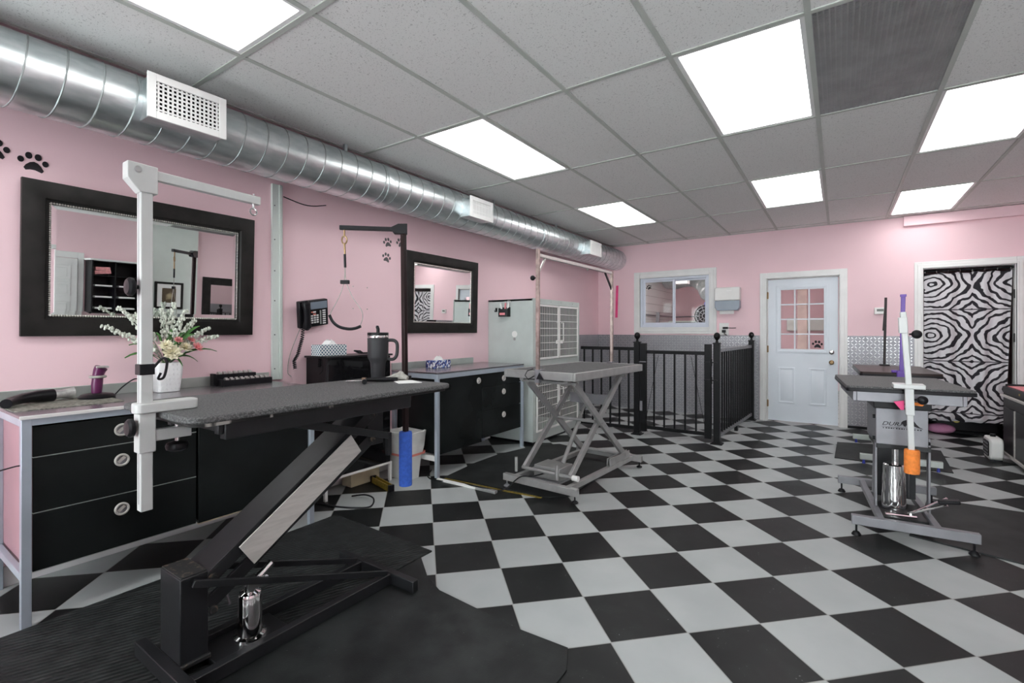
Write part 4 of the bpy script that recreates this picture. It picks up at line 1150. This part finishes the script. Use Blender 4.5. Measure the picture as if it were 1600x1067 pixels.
P(t, 'base', MB().box(-.09, .09, -.06, .06, 0, .03), BLKPL, .006)
P(t, 'treadle', MB().bar((-.06, -.03, .045), (.08, .03, .052), .07, .012), BLKPL, .004)
ONE('power_cord', 'black power cord running from the lift table motor across the mat to the bin', 'cord',
    MB().tube(smooth([(-1.96, 3.40, .125), (-2.02, 3.25, .118), (-2.10, 3.18, .114), (-2.20, 3.08, .02), (-2.40, 3.02, .027), (-2.60, 3.05, .013), (-2.85, 3.0, .006), (-2.98, 3.05, .006), (-3.08, 3.20, .006)]), .005, 6), BLKPL)
# its overhead H-frame arm
t = T('overhead_arm', 'tall metal overhead arm frame spanning the silver lift table', 'grooming arm', (-1.90, 3.8, .85))
A, Bp = Vector((-1.935, 3.188, 0)), Vector((-1.845, 4.435, 0))
P(t, 'post', MB().bar(A + Vector((0, 0, .86)), A + Vector((0, 0, 1.915)), .026, .026, (0, 1, 0)), GALV2, .002)
P(t, 'post', MB().bar(Bp + Vector((0, 0, .86)), Bp + Vector((0, 0, 1.86)), .026, .026, (0, 1, 0)), GALV2, .002)
P(t, 'crossbar', MB().bar(A + Vector((.0, .012, 1.868)), Bp + Vector((0, -.0, 1.846)), .022, .026), BRUSH, .002)
dd = (Bp - A).normalized()
P(t, 'gusset', MB().bar(A + Vector((0, 0, 1.72)), A + dd * .10 + Vector((0, 0, 1.855)), .010, .016), BRUSH)
P(t, 'gusset', MB().bar(Bp + Vector((0, 0, 1.68)), Bp - dd * .14 + Vector((0, 0, 1.838)), .010, .020), BLKPL, label='black gusset')
P(t, 'knob', MB().ball(A + Vector((-.035, -.02, 1.69)), .020, 8).cyl(A + Vector((-.03, -.016, 1.69)), A + Vector((0, 0, 1.69)), .006, n=8), BLKPL)
P(t, 'ring', MB().tube([A.lerp(Bp, .62) + Vector((0, .014 * math.cos(a), 1.838 + .014 * math.sin(a))) for a in [i * math.pi / 6 for i in range(12)]], .004, 6, True), GLOVE)
for Q, s_ in ((A, -1), (Bp, 1)):
    P(t, 'clamp', MB().box(Q.x - .03, Q.x + .03, min(Q.y, Q.y - s_ * .06), max(Q.y, Q.y - s_ * .06), .966, .978).box(Q.x - .02, Q.x + .02, Q.y - .018, Q.y + .018, .875, .978), GREYP2, .002)
P(t, 'clamp_lever', MB().prism([(-1.93, .905), (-1.87, .905), (-1.905, .955)], 3.155, 3.168, 'y'), BLKPL, label='black triangular lever')
P(t, 'wire_loop', MB().tube([(-1.95, 3.16, .93), (-2.0, 3.15, .90), (-2.03, 3.15, .93), (-2.01, 3.15, .965), (-1.96, 3.16, .985)], .004, 6), BLKPL)

# ================================================================= PEN FENCE
FY = 5.77; ALU = mk('glint_black_alu', (.20, .20, .21), .3, .7, var=.3, scale=30)  # lighter tone paints metal glints into the side panel rails
def post(par, x, y, h=1.13, w_=.034, fin=True):
    p = P(par, 'post', MB().box(x - w_, x + w_, y - w_, y + w_, 0, h), BLACKP, .003)
    P(p, 'base_flange', MB().box(x - .062, x + .062, y - .062, y + .062, 0, .012).box(x - .045, x + .045, y - .045, y + .045, .012, .024), BLACKP, .003)
    P(p, 'post_cap', MB().box(x - w_ - .006, x + w_ + .006, y - w_ - .006, y + w_ + .006, h, h + .014), BLACKP, .003)
    if fin: P(p, 'ball_finial', MB().lathe([(.020, h + .014), (.014, h + .03), (.012, h + .04), (.020, h + .05), (.033, h + .07), (.036, h + .09), (.030, h + .112), (.016, h + .126), (.002, h + .13)], (x, y, 0), 18), BLACKP)
    return p
def rails(par, p0, p1, z0=.075, z1=1.055, mat=BLACKP, h=.04):
    for z in (z0, z1): P(par, 'rail', MB().bar((*p0, z), (*p1, z), .030, h), mat, .003)
def baluster(par, x, y, z0=.09, z1=1.04, w_=.0095, mat=BLACKP):
    P(par, 'baluster', MB().box(x - w_, x + w_, y - w_, y + w_, z0, z1), mat, .001)
t = T('pen_fence', 'black metal fence panel between the kennel and the pen gate', 'fence', (-2.4, FY, 0))
rails(t, (-2.83, FY), (-2.105, FY))
for i in range(6): baluster(t, -2.785 + i * .122, FY)
post(t, -2.065, FY)
t = T('pen_gate', 'black metal pen gate with crossed wires between two ball-topped posts', 'gate', (-1.6, FY, 0))
for x in (-1.985, -1.235):
    P(t, 'stile', MB().box(x - .036, x + .036, FY - .028, FY + .028, .05, 1.125), BLACKP, .003)
rails(t, (-1.95, FY), (-1.27, FY), .10, 1.02)
for i in range(5): baluster(t, -1.855 + i * .122, FY, .115, 1.005)
P(t, 'brace_wire', MB().cyl((-1.95, FY - .014, .20), (-1.80, FY - .014, .98), .0025, n=6).cyl((-1.27, FY - .014, .20), (-1.42, FY - .014, .98), .0025, n=6), BLACKP)
P(t, 'latch', MB().box(-2.03, -1.94, FY - .040, FY - .030, .895, .905).box(-2.02, -1.99, FY - .042, FY - .03, .30, .42), GREYP2, .002, label='grey latch')
for z in (.72, .92):
    P(t, 'hinge', MB().box(-1.27, -1.13, FY - .042, FY - .032, z - .006, z + .006).cyl((-1.19, FY - .045, z - .04), (-1.19, FY - .045, z + .04), .009, n=8), BLACKP)
t = T('pen_fence', 'black side fence panel running from the gate post to the back wall', 'fence', (-1.09, 6.66, 0))
post(t, -1.14, FY + .0, 1.13); post(t, -1.04, 7.60, 1.13)
rails(t, (-1.137, FY + .036), (-1.043, 7.565), .085, 1.055, ALU)
for i in range(16):
    f = (i + .7) / 16.4; baluster(t, -1.137 + .094 * f, FY + .04 + (7.56 - FY - .04) * f, .10, 1.036, .0095, BLACKP)
P(t, 'foot', MB().box(-1.11, -1.07, 6.66, 6.72, 0, .066), BLACKP)

# ================================================================= BACK WALL ITEMS
t = T('towel_dispenser', 'white and grey paper towel dispenser on the pink back wall', 'dispenser', (-1.36, YB, 1.51))
P(t, 'cover', MB().prism(rrect(-1.53, -1.185, 1.72, 1.915, .02), YB - .15, YB, 'y'), WHITEP, .012)
P(t, 'lower_body', MB().prism([(-1.525, 1.72), (-1.19, 1.72), (-1.19, 1.62), (-1.22, 1.575), (-1.49, 1.575), (-1.525, 1.62)], YB - .145, YB, 'y'), DUSTER, .006, label='translucent blue-grey lower body')
P(t, 'paper', MB().box(-1.465, -1.27, YB - .10, YB - .098, 1.525, 1.60), PAPER)
P(t, 'window_glint', MB().box(-1.36, -1.29, YB - .1515, YB - .1500, 1.855, 1.872), PAPER, .001, label='painted white glint')  # white patch paints a glint onto the cover
t = T('outlet', 'white outlet box with black plugs under the towel dispenser', 'outlet', (-1.40, YB, 1.215))
P(t, 'cover_plate', MB().box(-1.485, -1.355, YB - .03, YB, 1.215, 1.395), WHITEP, .004)
P(t, 'plug', MB().box(-1.44, -1.39, YB - .075, YB - .03, 1.25, 1.29).box(-1.43, -1.36, YB - .07, YB - .03, 1.305, 1.335), BLKPL, .004)
P(t, 'cord', MB().tube([(-1.36, YB - .06, 1.32), (-1.30, YB - .06, 1.318), (-1.25, YB - .05, 1.32)], .006, 6), BLKPL)
P(t, 'cord', MB().tube([(-1.41, YB - .06, 1.25), (-1.40, YB - .05, 1.225), (-1.38, YB - .03, 1.215)], .006, 6), BLKPL)
t = T('thermostat', 'small white thermostat on the back wall left of the zebra curtain', 'thermostat', (.43, YB, 1.49))
P(t, 'case', MB().box(.370, .490, YB - .028, YB, 1.49, 1.575), WHITEP, .004)
P(t, 'display', MB().box(.395, .465, YB - .0295, YB - .028, 1.525, 1.555), mk('lcd_grey', (.12, .14, .12), .3))
ONE('pink_streamer', 'hot pink strip hanging on the back wall corner behind the overhead arm', 'ribbon', MB().bar((-3.115, YB - .01, 1.50), (-3.10, YB - .01, 2.04), .04, .006, (0, 1, 0)), HOTP)
# zebra curtain
t = T('zebra_curtain', 'black and white zebra print curtain hanging in the right doorway', 'curtain', (1.245, YB + .02, .2))
vs = []; nx_, nz_ = 120, 40
def cy(f, g): return YB + .035 + .020 * math.sin(f * 2 * math.pi * 5.2 + .6) * (.5 + .5 * g) + .012 * math.sin(f * 2 * math.pi * 2.1 + 2)
for j in range(nz_ + 1):
    g = 1 - j / nz_; 
    for i in range(nx_ + 1):
        f = i / nx_
        sag = .022 * abs(math.sin(f * math.pi * 5)) if j == nz_ else 0
        x = .862 + (.775 - .055 * (1 - j / nz_)) * f
        z = .185 + .02 * f + (1.985 - .185 - .02 * f) * j / nz_ - sag
        vs.append((x, cy(f, g), z))
fs = [(j * (nx_ + 1) + i, j * (nx_ + 1) + i + 1, (j + 1) * (nx_ + 1) + i + 1, (j + 1) * (nx_ + 1) + i) for j in range(nz_) for i in range(nx_)]
cu = P(t, 'cloth', MB().add(vs, fs), ZEBRA)
sm = cu.modifiers.new('thick', 'SOLIDIFY'); sm.thickness = .003
for i in range(8):
    f = (i + .1) / 7.3; x = .862 + .775 * f
    P(t, 'ring', MB().tube([(x, YB + .04 + .016 * math.cos(a), 1.995 + .018 * math.sin(a)) for a in [k * math.pi / 6 for k in range(12)]], .002, 5, True), CHROME)
ONE('curtain_rod', 'thin dark rod across the top of the curtained doorway', 'curtain rod', MB().cyl((.854, YB + .04, 2.006), (1.646, YB + .04, 2.006), .008, n=10), BLKPL)
# things seen under the curtain
t = T('vacuum', 'black machine with a round yellow badge on the floor behind the zebra curtain', 'vacuum', (1.22, 8.25, 0))
P(t, 'body', MB().prism(rrect(.95, 1.62, 8.02, 8.45, .06), .03, .42), BLKPL, .02)
P(t, 'foot', MB().box(1.0, 1.57, 8.05, 8.40, 0, .03), BLKPL)
P(t, 'badge', MB().lathe([(.034, 0), (.034, -.004), (.002, -.005)], (1.20, 8.02, .17), 20, 'y'), mk('yellow_badge', (.62, .50, .08), .4), label='round yellow badge')
ONE('cushion', 'pink pet cushion on the floor under the zebra curtain', 'cushion', MB().ball((1.04, 7.93, .066), .095, 10, 1.5, .7, .68), PINKC)

# ================================================================= RIGHT GROOMING TABLES
# nearer one with the logo
t = T('grooming_table', 'grey hydraulic grooming table with a lettered column, right side of the room', 'grooming table', (.315, 4.20, 0), R(4.5))
P(t, 'tabletop', MB().prism(rrect(-.31, .31, -.44, .44, .02, 3), .905, .930), TRUB, .004)
P(t, 'tabletop_edge', MB().prism(rrect(-.313, .313, -.443, .443, .022, 3), .895, .918), BLKPL, .003)
ap = MB()
for a, b, c_, d in holes(-.275, .275, -.405, .405, [(-.255, .255, -.385, .385)]): ap.box(a, b, c_, d, .832, .895)
P(t, 'apron', ap, GREYP2, .003)
P(t, 'column_cap', MB().box(-.155, .135, -.30, .12, .780, .832), BLKPL, .004)
col_ = P(t, 'column_cover', MB().box(-.142, .122, -.285, .10, .548, .780), GREYP2, .004)
P(t, 'side_bolt', MB().cyl((-.142, -.26, .58), (-.155, -.26, .58), .012, n=10).cyl((-.142, -.26, .72), (-.155, -.26, .72), .012, n=10).cyl((.122, -.26, .57), (.135, -.26, .57), .010, n=10), BLKPL)
# lettering and emblem on the column
def text_mesh(txt, size, depth=.0008):
    cu_ = bpy.data.curves.new('txt', 'FONT'); cu_.body = txt; cu_.size = size; cu_.extrude = depth; cu_.shear = .35
    ob = bpy.data.objects.new('txt', cu_); COL.objects.link(ob)
    dg = bpy.context.evaluated_depsgraph_get()
    me = bpy.data.meshes.new_from_object(ob.evaluated_get(dg))
    mb = MB().add([v.co.copy() for v in me.vertices], [tuple(p.vertices) for p in me.polygons])
    bpy.data.objects.remove(ob); bpy.data.curves.remove(cu_); bpy.data.meshes.remove(me)
    return mb
TF = Matrix.Translation((-.112, -.2858, .672)) @ Matrix.Rotation(R(90), 4, 'X') @ Matrix.Scale(1.25, 4, (1, 0, 0))
lg = text_mesh('DURA', .034).xf(TF)
P(col_, 'lettering', lg, VIN, label='black lettering reading DURA')
lg = MB().box(-.112, .095, -.2866, -.2856, .662, .6635)
for i in range(15):                                   # the small line under it is too fine to read: bare strokes
    x = -.105 + i * .0132
    lg.box(x, x + (.009 if i % 4 else .005), -.2866, -.2856, .651, .658)
P(col_, 'subtitle_strokes', lg, VIN, label='fine black line of tiny print')
em = MB()
prt = [(0, .0), (.012, .016), (.03, .024), (.052, .025), (.068, .016), (.078, .0), (.095, -.018), (.112, -.026), (.085, -.022), (.066, -.014), (.056, -.022), (.05, -.012), (.03, -.008), (.024, -.022), (.016, -.014), (.012, -.006)]
em.prism([(-.015 + x, .690 + z) for x, z in prt], -.2866, -.2856, 'y')
P(col_, 'emblem', em, VIN, label='black running animal emblem')
# lift frame
for x in (-.135, .135):
    P(t, 'upright', MB().bar((x, -.22, .60), (x + (.0 if x < 0 else 0), -.22, .13), .012, .05, (0, 1, 0)), GREYP2, .002)
    P(t, 'upright', MB().bar((x * .8, .02, .60), (x * .8, .10, .13), .010, .04, (0, 1, 0)), GREYP2, .002)
    P(t, 'base_rail', MB().bar((x, -.46, .100), (x, .46, .100), .036, .036), GREYP2, .003)
for y in (-.48, .45):
    br = P(t, 'base_bar', MB().box(-.29, .31, y - .022, y + .022, .070, .125), GREYP2, .003)
    for x in (-.265, .285):
        P(br, 'levelling_foot', MB().cyl((x, y, .012), (x, y, .072), .006, n=8).lathe([(.026, 0), (.026, .006), (.016, .022), (.006, .026)], (x, y, 0), 14), BLKPL)
P(t, 'pump_plate', MB().box(-.115, .115, -.34, .0, .085, .10), CHAR, .003)
P(t, 'pump_skirt', MB().lathe([(.068, .10), (.066, .13), (.060, .33), (.057, .395), (.050, .402), (.02, .404)], (-.03, -.16, 0), 28), CHROME, label='chrome pump skirt')
P(t, 'back_plate', MB().box(-.10, .11, .055, .070, .12, .52), CHAR, .002)
P(t, 'piston', MB().cyl((-.02, -.14, .40), (-.02, -.14, .60), .018, n=14), CHROME, label='chrome piston')
P(t, 'under_hood', MB().box(-.135, .14, -.26, .08, .515, .548), CHAR, .003)
pd = P(t, 'foot_lever', MB().cyl((.02, -.30, .125), (.19, -.38, .235), .008, n=8).cyl((.06, -.24, .125), (.20, -.32, .26), .008, n=8), CHROME, label='chrome foot lever')
P(pd, 'lever_pad', MB().bar((.15, -.36, .243), (.25, -.37, .262), .05, .022), BLKPL, .006)
P(t, 'lever_link', MB().cyl((-.10, -.33, .115), (.06, -.31, .115), .010, n=8), CHROME)
# white arm on it
t = T('grooming_gantry', 'white grooming arm with an orange foam tip clamped to the lettered table', 'grooming arm', (.345, 3.72, .27))
wx, wy = .345, 3.715
P(t, 'pole', MB().bar((wx - .028, wy, 1.392), (wx, wy, .94), .030, .030, (0, 1, 0)).bar((wx, wy, .94), (wx + .012, wy, .55), .030, .030, (0, 1, 0)), ARMW, .003)
P(t, 'pole_head', MB().bar((wx - .030, wy, 1.36), (wx - .026, wy, 1.265), .042, .042, (0, 1, 0)), ARMW, .003)
P(t, 'clamp_plate', MB().box(wx - .075, wx + .075, wy - .03, wy + .09, .932, .958), ARMW, .004)
P(t, 'sleeve', MB().bar((wx + .0, wy, .945), (wx + .005, wy, .775), .042, .042, (0, 1, 0)), ARMW, .003)
P(t, 'lower_jaw', MB().box(wx - .015, wx + .02, wy, wy + .075, .805, .825), ARMW, .003)
P(t, 'foam_sleeve', MB().lathe([(.018, .425), (.036, .427), (.038, .435), (.038, .560), (.036, .568), (.018, .570)], (wx + .014, wy, 0), 24), ORNGF, label='orange foam sleeve')
P(t, 'pole_end', MB().box(wx + .0, wx + .03, wy - .015, wy + .015, .275, .43), BLKPL, .002, label='black pole end')
for z, x in ((1.258, wx + .035), (.868, wx + .062)):
    P(t, 'knob', MB().ball((x, wy - .012, z), .026, 10, 1, .8, 1).cyl((wx, wy - .01, z), (x, wy - .01, z), .006, n=8), BLKPL, label='round black knob')
ONE('pink_clip', 'pink clip under the lettered table top beside the white pole', 'clip', MB().prism([(.275, .845), (.325, .855), (.325, .80), (.310, .797)], 3.742, 3.752, 'y'), HOTP)
ONE('orange_clip', 'orange clip under the lettered table top beside the black knob', 'clip', MB().prism([(.37, .848), (.425, .846), (.41, .828), (.375, .830)], 3.742, 3.756, 'y'), ORNGF)
# farther one
t = T('grooming_table', 'farthest dark brown grooming table in front of the curtained doorway', 'grooming table', (.445, 6.20, .008), R(2))
P(t, 'tabletop', MB().prism(rrect(-.30, .30, -.56, .56, .03, 3), .862, .884), mk('brown_vinyl', (.040, .026, .024), .35, var=.2, scale=5), .004)
P(t, 'tabletop_edge', MB().prism(rrect(-.303, .303, -.563, .563, .03, 3), .842, .866), BLKPL, .003)
P(t, 'column', MB().box(-.10, .10, -.15, .15, .10, .842), GREYP2, .004)
for x in (-.12, .12): P(t, 'base_rail', MB().box(x - .02, x + .02, -.50, .50, .05, .09), GREYP, .003)
for y in (-.52, .50):
    br = P(t, 'base_bar', MB().box(-.30, .30, y - .022, y + .022, .045, .10), SPLASH, .003)
    for x in (-.27, .27): P(br, 'levelling_foot', MB().cyl((x, y, .006), (x, y, .047), .014, .008, n=10), NAVY, label='blue foot')
t = T('grooming_gantry', 'purple grooming arm clamped to the farthest grooming table', 'grooming arm', (.475, 5.66, .80))
P(t, 'pole', MB().bar((.470, 5.645, .815), (.484, 5.645, 1.61), .032, .032, (0, 1, 0)), PURPLE, .003)
P(t, 'pole_cap', MB().box(.462, .506, 5.625, 5.665, 1.59, 1.612), PURPLE, .002)
P(t, 'clamp', MB().box(.40, .53, 5.62, 5.70, .8925, .915).box(.435, .505, 5.615, 5.665, .81, .915), PURPLE, .004)
t = T('grooming_gantry', 'thin black grooming pole at the back end of the farthest table', 'grooming arm', (.42, 6.775, .80))
P(t, 'pole', MB().bar((.415, 6.785, .85), (.430, 6.785, 1.65), .024, .024, (0, 1, 0)), MAROON, .002)
P(t, 'clamp', MB().box(.37, .46, 6.70, 6.80, .8925, .905).box(.395, .44, 6.768, 6.80, .82, .905), BLKPL, .003)
P(t, 'folded_arm', MB().bar((.405, 6.765, 1.28), (.425, 6.765, 1.60), .014, .014, (0, 1, 0)), MAROON, .002)

# ================================================================= TOOL CHEST AND HEATER
t = T('tool_chest', 'black rolling tool chest with a pink top liner at the right edge', 'tool chest', (1.62, 6.3, 0))
QX = 1.352
P(t, 'body', MB().box(QX + .012, 1.88, 5.80, 6.735, .055, .665), BLKPL, .004)
P(t, 'top_tray', MB().box(QX, 1.89, 5.79, 6.745, .665, .725), BLKPL, .004)
P(t, 'top_liner', MB().box(QX + .03, 1.86, 5.83, 6.705, .725, .731), PINKM, .002, label='pink top liner')
P(t, 'back_lip', MB().box(QX + .02, 1.88, 6.715, 6.745, .731, .748), BLKPL, .003)
P(t, 'badge', MB().box(QX - .002, QX, 6.17, 6.21, .685, .705), GOLD)
dw = P(t, 'drawer', MB().box(QX + .002, QX + .012, 5.81, 6.725, .535, .655), BLKPL, .003)
P(dw, 'drawer_pull', MB().box(QX - .022, QX + .004, 5.81, 6.735, .628, .648), PLATE, .003, label='silver drawer pull')
for y0, y1 in ((6.36, 6.725), (5.81, 6.33)):
    P(t, 'door', MB().box(QX + .002, QX + .012, y0, y1, .085, .525), BLKPL, .004)
P(t, 'door_post', MB().box(QX - .004, QX + .010, 6.332, 6.358, .085, .525), PLATE, .002, label='silver door strip')
P(t, 'base_trim', MB().box(QX - .006, QX + .012, 5.80, 6.74, .055, .082), PLATE, .003, label='silver base trim')
for y in (5.88, 6.66):
    for x in (1.42, 1.80): P(t, 'caster', MB().cyl((x - .012, y, .0275), (x + .012, y, .0275), .0275, n=16), BLKPL)
t = T('space_heater', 'small white fan heater with a black grille on the floor by the tool chest', 'heater', (1.26, 6.63, 0))
P(t, 'case', MB().prism(rrect(6.50, 6.76, .012, .225, .05), 1.215, 1.315, 'x'), WHITEP, .014)
gr = P(t, 'grille', MB().prism(rrect(6.525, 6.735, .042, .190, .03), 1.209, 1.216, 'x'), BLKPL, .003)
mb = MB()
for i in range(4): mb.box(1.205, 1.210, 6.54, 6.72, .062 + i * .033, .069 + i * .033)
P(gr, 'grille_bar', mb, GREYP2)
P(t, 'foot', MB().box(1.22, 1.31, 6.53, 6.73, 0, .014), BLKPL)
P(t, 'dial', MB().cyl((1.265, 6.65, .224), (1.265, 6.65, .25), .022, n=14), BLKPL)

# ================================================================= ROOM BEHIND THE WINDOW
t = T('flexible_duct', 'crumpled silver flexible duct in the room behind the window', 'air duct', (-2.2, 10.4, 2.1))
pts = [(-3.25, 11.2, 2.40), (-3.0, 10.8, 2.36), (-2.7, 10.5, 2.38), (-2.4, 10.2, 2.34), (-2.15, 9.8, 2.16), (-2.0, 9.5, 1.95)]
pp = []
for i in range(len(pts) - 1):
    for k in range(10): pp.append(Vector(pts[i]).lerp(Vector(pts[i + 1]), k / 10))
P(t, 'hose', MB().tube(pp, [.16 + .010 * math.sin(i * 2.4) for i in range(len(pp))], 20), GALV)
t = T('ceiling_light', 'added fill light out of view in the room behind the window', 'ceiling light', (-1.45, 8.2, 2.56))  # added lamp, kept out of view, brightens the rear room
P(t, 'housing', MB().box(-2.45, -.45, 7.95, 8.45, 2.575, 2.6195), WHITE, .003)
P(t, 'diffuser', MB().box(-2.42, -.48, 7.98, 8.42, 2.565, 2.575), emissive('rear_fill_light', (1, 1, .98), 16.0))
t = T('vent_box', 'white vent box on the duct seen through the window', 'vent', (-2.55, 9.9, 2.4))
P(t, 'box', MB().box(-2.56, -2.34, 9.20, 9.40, 2.16, 2.34).box(-2.47, -2.43, 9.28, 9.32, 2.34, 2.6195), WHITE, .004)
t = T('bathing_tub', 'dark tub with a pale rim in the room behind the window', 'tub', (-2.4, 10.9, 0))
P(t, 'tub', MB().box(-3.05, -2.50, 10.6, 11.3, .3, 1.46), BLKPL, .01)
P(t, 'rim', MB().box(-3.08, -2.47, 10.57, 11.33, 1.46, 1.49), SPLASH, .005)
for x in (-3.0, -2.55):
    for y in (10.65, 11.25): P(t, 'leg', MB().box(x - .03, x + .03, y - .03, y + .03, 0, .3), GREYP2)
t = T('cage_fan', 'black cage fan with a blue top behind the right window pane', 'fan', (-1.90, 9.9, 0))
FC = Vector((-2.10, 9.6, 1.56))
cg = MB()
for r_ in (.05, .11, .17, .22):
    cg.tube([FC + Vector((r_ * math.cos(a), -.05 + .12 * r_, r_ * math.sin(a))) for a in [i * math.pi / 12 for i in range(24)]], .006, 5, True)
for i in range(10):
    a = i * math.pi / 5; cg.cyl(FC + Vector((.04 * math.cos(a), -.05, .04 * math.sin(a))), FC + Vector((.22 * math.cos(a), -.024, .22 * math.sin(a))), .004, n=5)
P(t, 'cage', cg, GREYP2)
P(t, 'drum', MB().lathe([(.21, .0), (.21, .14), (.10, .18)], FC, 24, 'y'), BLKPL)
P(t, 'top', MB().ball(FC + Vector((.07, .05, .22)), .10, 8, 1.1, 1, 1), NAVY, label='blue top')
P(t, 'stand', MB().cyl((FC.x, FC.y + .08, 0), (FC.x, FC.y + .08, 1.36), .03, n=12).lathe([(.22, 0), (.22, .02), (.03, .04)], (FC.x, FC.y + .08, 0), 20), GREYP2)
ONE('towel_rail', 'thin metal rail across the rear room walls', 'rail', MB().cyl((XL + .05, 8.6, 1.62), (XL + .05, YR - .05, 1.62), .015, n=8).cyl((XL + .05, YR - .05, 1.62), (-1.2, YR - .05, 1.66), .015, n=8), GREYP2)
ONE('grey_post', 'leaning grey post in front of the white siding behind the window', 'post', MB().bar((XL + .16, 10.3, 0), (XL + .2, 10.38, 1.68), .07, .05, (0, 1, 0)), GREYP2, .004)
t = T('wall_cabinet', 'pale green wall cabinet seen through the door glass', 'cabinet', (-.5, 11.4, 1.4))
P(t, 'case', MB().box(-.95, -.25, YR - .25, YR, 1.28, 1.55), GREENW, .005)
P(t, 'door', MB().box(-.94, -.62, YR - .262, YR - .25, 1.29, 1.54), GREENW, .003)
P(t, 'door', MB().box(-.58, -.26, YR - .262, YR - .25, 1.29, 1.54), GREENW, .003)
ONE('shelf_board', 'pale wooden board leaning in the room behind the door glass', 'board', MB().box(-.66, -.50, 10.6, 10.66, 0, 2.1), mk('grey_board', (.45, .36, .33), .6), .004)

# ================================================================= THINGS ON THE RIGHT WALL (seen in the mirrors)
dr = ST('door_3', MB().box(XR - .02, XR, 1.30, 1.40, 0, 2.00).box(XR - .02, XR, 2.20, 2.27, 0, 2.00).box(XR - .02, XR, 1.40, 2.20, 1.91, 2.00), WHITE, .003)
ST('leaf', MB().box(XR - .035, XR - .001, 1.405, 2.195, .01, 1.905), WHITE, .002, dr)
for (y0, y1) in ((1.47, 1.76), (1.84, 2.12)):
    for (z0, z1) in ((.15, .75), (.85, 1.28), (1.36, 1.56), (1.60, 1.80)):
        ST('panel', MB().box(XR - .041, XR - .034, y0, y1, z0, z1).box(XR - .045, XR - .040, y0 + .04, y1 - .04, z0 + .035, z1 - .035), WHITE, .003, dr)
t = T('paper_organizer', 'black two-column paper organizer on the right wall, seen in the large mirror', 'organizer', (XR - .15, 2.58, .9))
OY0, OY1, OZ0, OZ1, OX = 2.29, 2.87, .51, 1.90, XR - .29
mb = MB().box(OX, XR - .001, OY0, OY0 + .02, OZ0, OZ1).box(OX, XR - .001, OY1 - .02, OY1, OZ0, OZ1).box(OX, XR - .001, OY0 + .27, OY0 + .29, OZ0, OZ1).box(XR - .02, XR - .001, OY0, OY1, OZ0, OZ1)
P(t, 'case', mb, BLKPL, .002)
P(t, 'top', MB().box(OX - .02, XR - .001, OY0 - .02, OY1 + .02, OZ1, OZ1 + .025), WHITE, .003, label='white top board')
lev = [OZ0 + .02 + k * .166 for k in range(8)]
for z in lev: P(t, 'shelf', MB().box(OX + .005, XR - .02, OY0 + .02, OY1 - .02, z - .012, z), BLKPL, .001)
for k in range(2, 7):
    for c_, nm in ((0, 'left'), (1, 'right')):
        y = OY0 + .045 + c_ * .28
        ONE('paper_stack', 'stack of paper in the %s column of the black organizer, shelf %s from the top' % (nm, ['', 'first', 'second', 'third', 'fourth', 'fifth', 'sixth'][7 - k]), 'paper', MB().box(OX + .01, XR - .03, y, y + .20, lev[k] + .0005, lev[k] + .022), PAPER, .002, 'paper stacks in the organizer')
ONE('magazine_pile', 'leaning pile of pink magazines on the top shelf of the black organizer', 'magazines', MB().bar((OX + .12, OY0 + .04, lev[7] + .03), (OX + .12, OY0 + .23, lev[7] + .055), .2, .05).bar((OX + .12, OY0 + .05, lev[7] + .09), (OX + .12, OY0 + .22, lev[7] + .10), .2, .045), PETALP, .003)
t = T('framed_picture', 'small black framed sepia picture on the pale wall, seen in the large mirror', 'picture', (XR - .06, 3.345, 1.22))
fr = MB()
for a, b, c_, d in holes(3.14, 3.55, 1.22, 1.66, [(3.175, 3.515, 1.255, 1.625)]): fr.box(XR - .085, XR - .061, a, b, c_, d)
P(t, 'frame', fr, MFRAME, .003)
mt = MB()
for a, b, c_, d in holes(3.175, 3.515, 1.255, 1.625, [(3.245, 3.445, 1.32, 1.56)]): mt.box(XR - .074, XR - .0615, a, b, c_, d)
P(t, 'mount', mt, PAPER)
P(t, 'print', MB().box(XR - .070, XR - .062, 3.245, 3.445, 1.32, 1.56), ART)
t = T('light_switch', 'white light switch on the pale wall below the framed picture', 'switch', (XR - .06, 3.62, 1.11))
P(t, 'plate', MB().box(XR - .068, XR - .0605, 3.585, 3.655, 1.11, 1.22), WHITEP, .002)
P(t, 'rocker', MB().box(XR - .072, XR - .068, 3.605, 3.635, 1.135, 1.195), WHITEP, .001)
t = T('wall_mirror', 'black framed mirror on the right wall, seen inside the large mirror', 'mirror', (XR, 4.45, 1.2), group='black framed mirrors')
fr = MB()
for a, b, c_, d in holes(3.87, 5.02, .88, 1.80, [(4.0, 4.89, 1.01, 1.67)]): fr.box(XR - .035, XR - .001, a, b, c_, d)
P(t, 'frame', fr, MFRAME, .006)
P(t, 'mirror_glass', MB().box(XR - .016, XR - .002, 4.0, 4.89, 1.01, 1.67), MIRR)
# shop front windows in the wall behind the viewer
for k_, (a0_, a1_) in enumerate(((-3.25, -1.75), (-.20, 2.25))):
    fr = MB()
    for a, b, c_, d in holes(a0_, a1_, .35, 2.5, [(a0_ + .06, a1_ - .06, .41, 2.44)]): fr.box(a, b, YF - .10, YF - .02, c_, d)
    w2 = ST('window_%d' % (k_ + 2), fr, WHITE, .003)
    ST('pane', MB().box(a0_ + .06, a1_ - .06, YF - .062, YF - .058, .41, 2.44), GLASS, 0, w2)
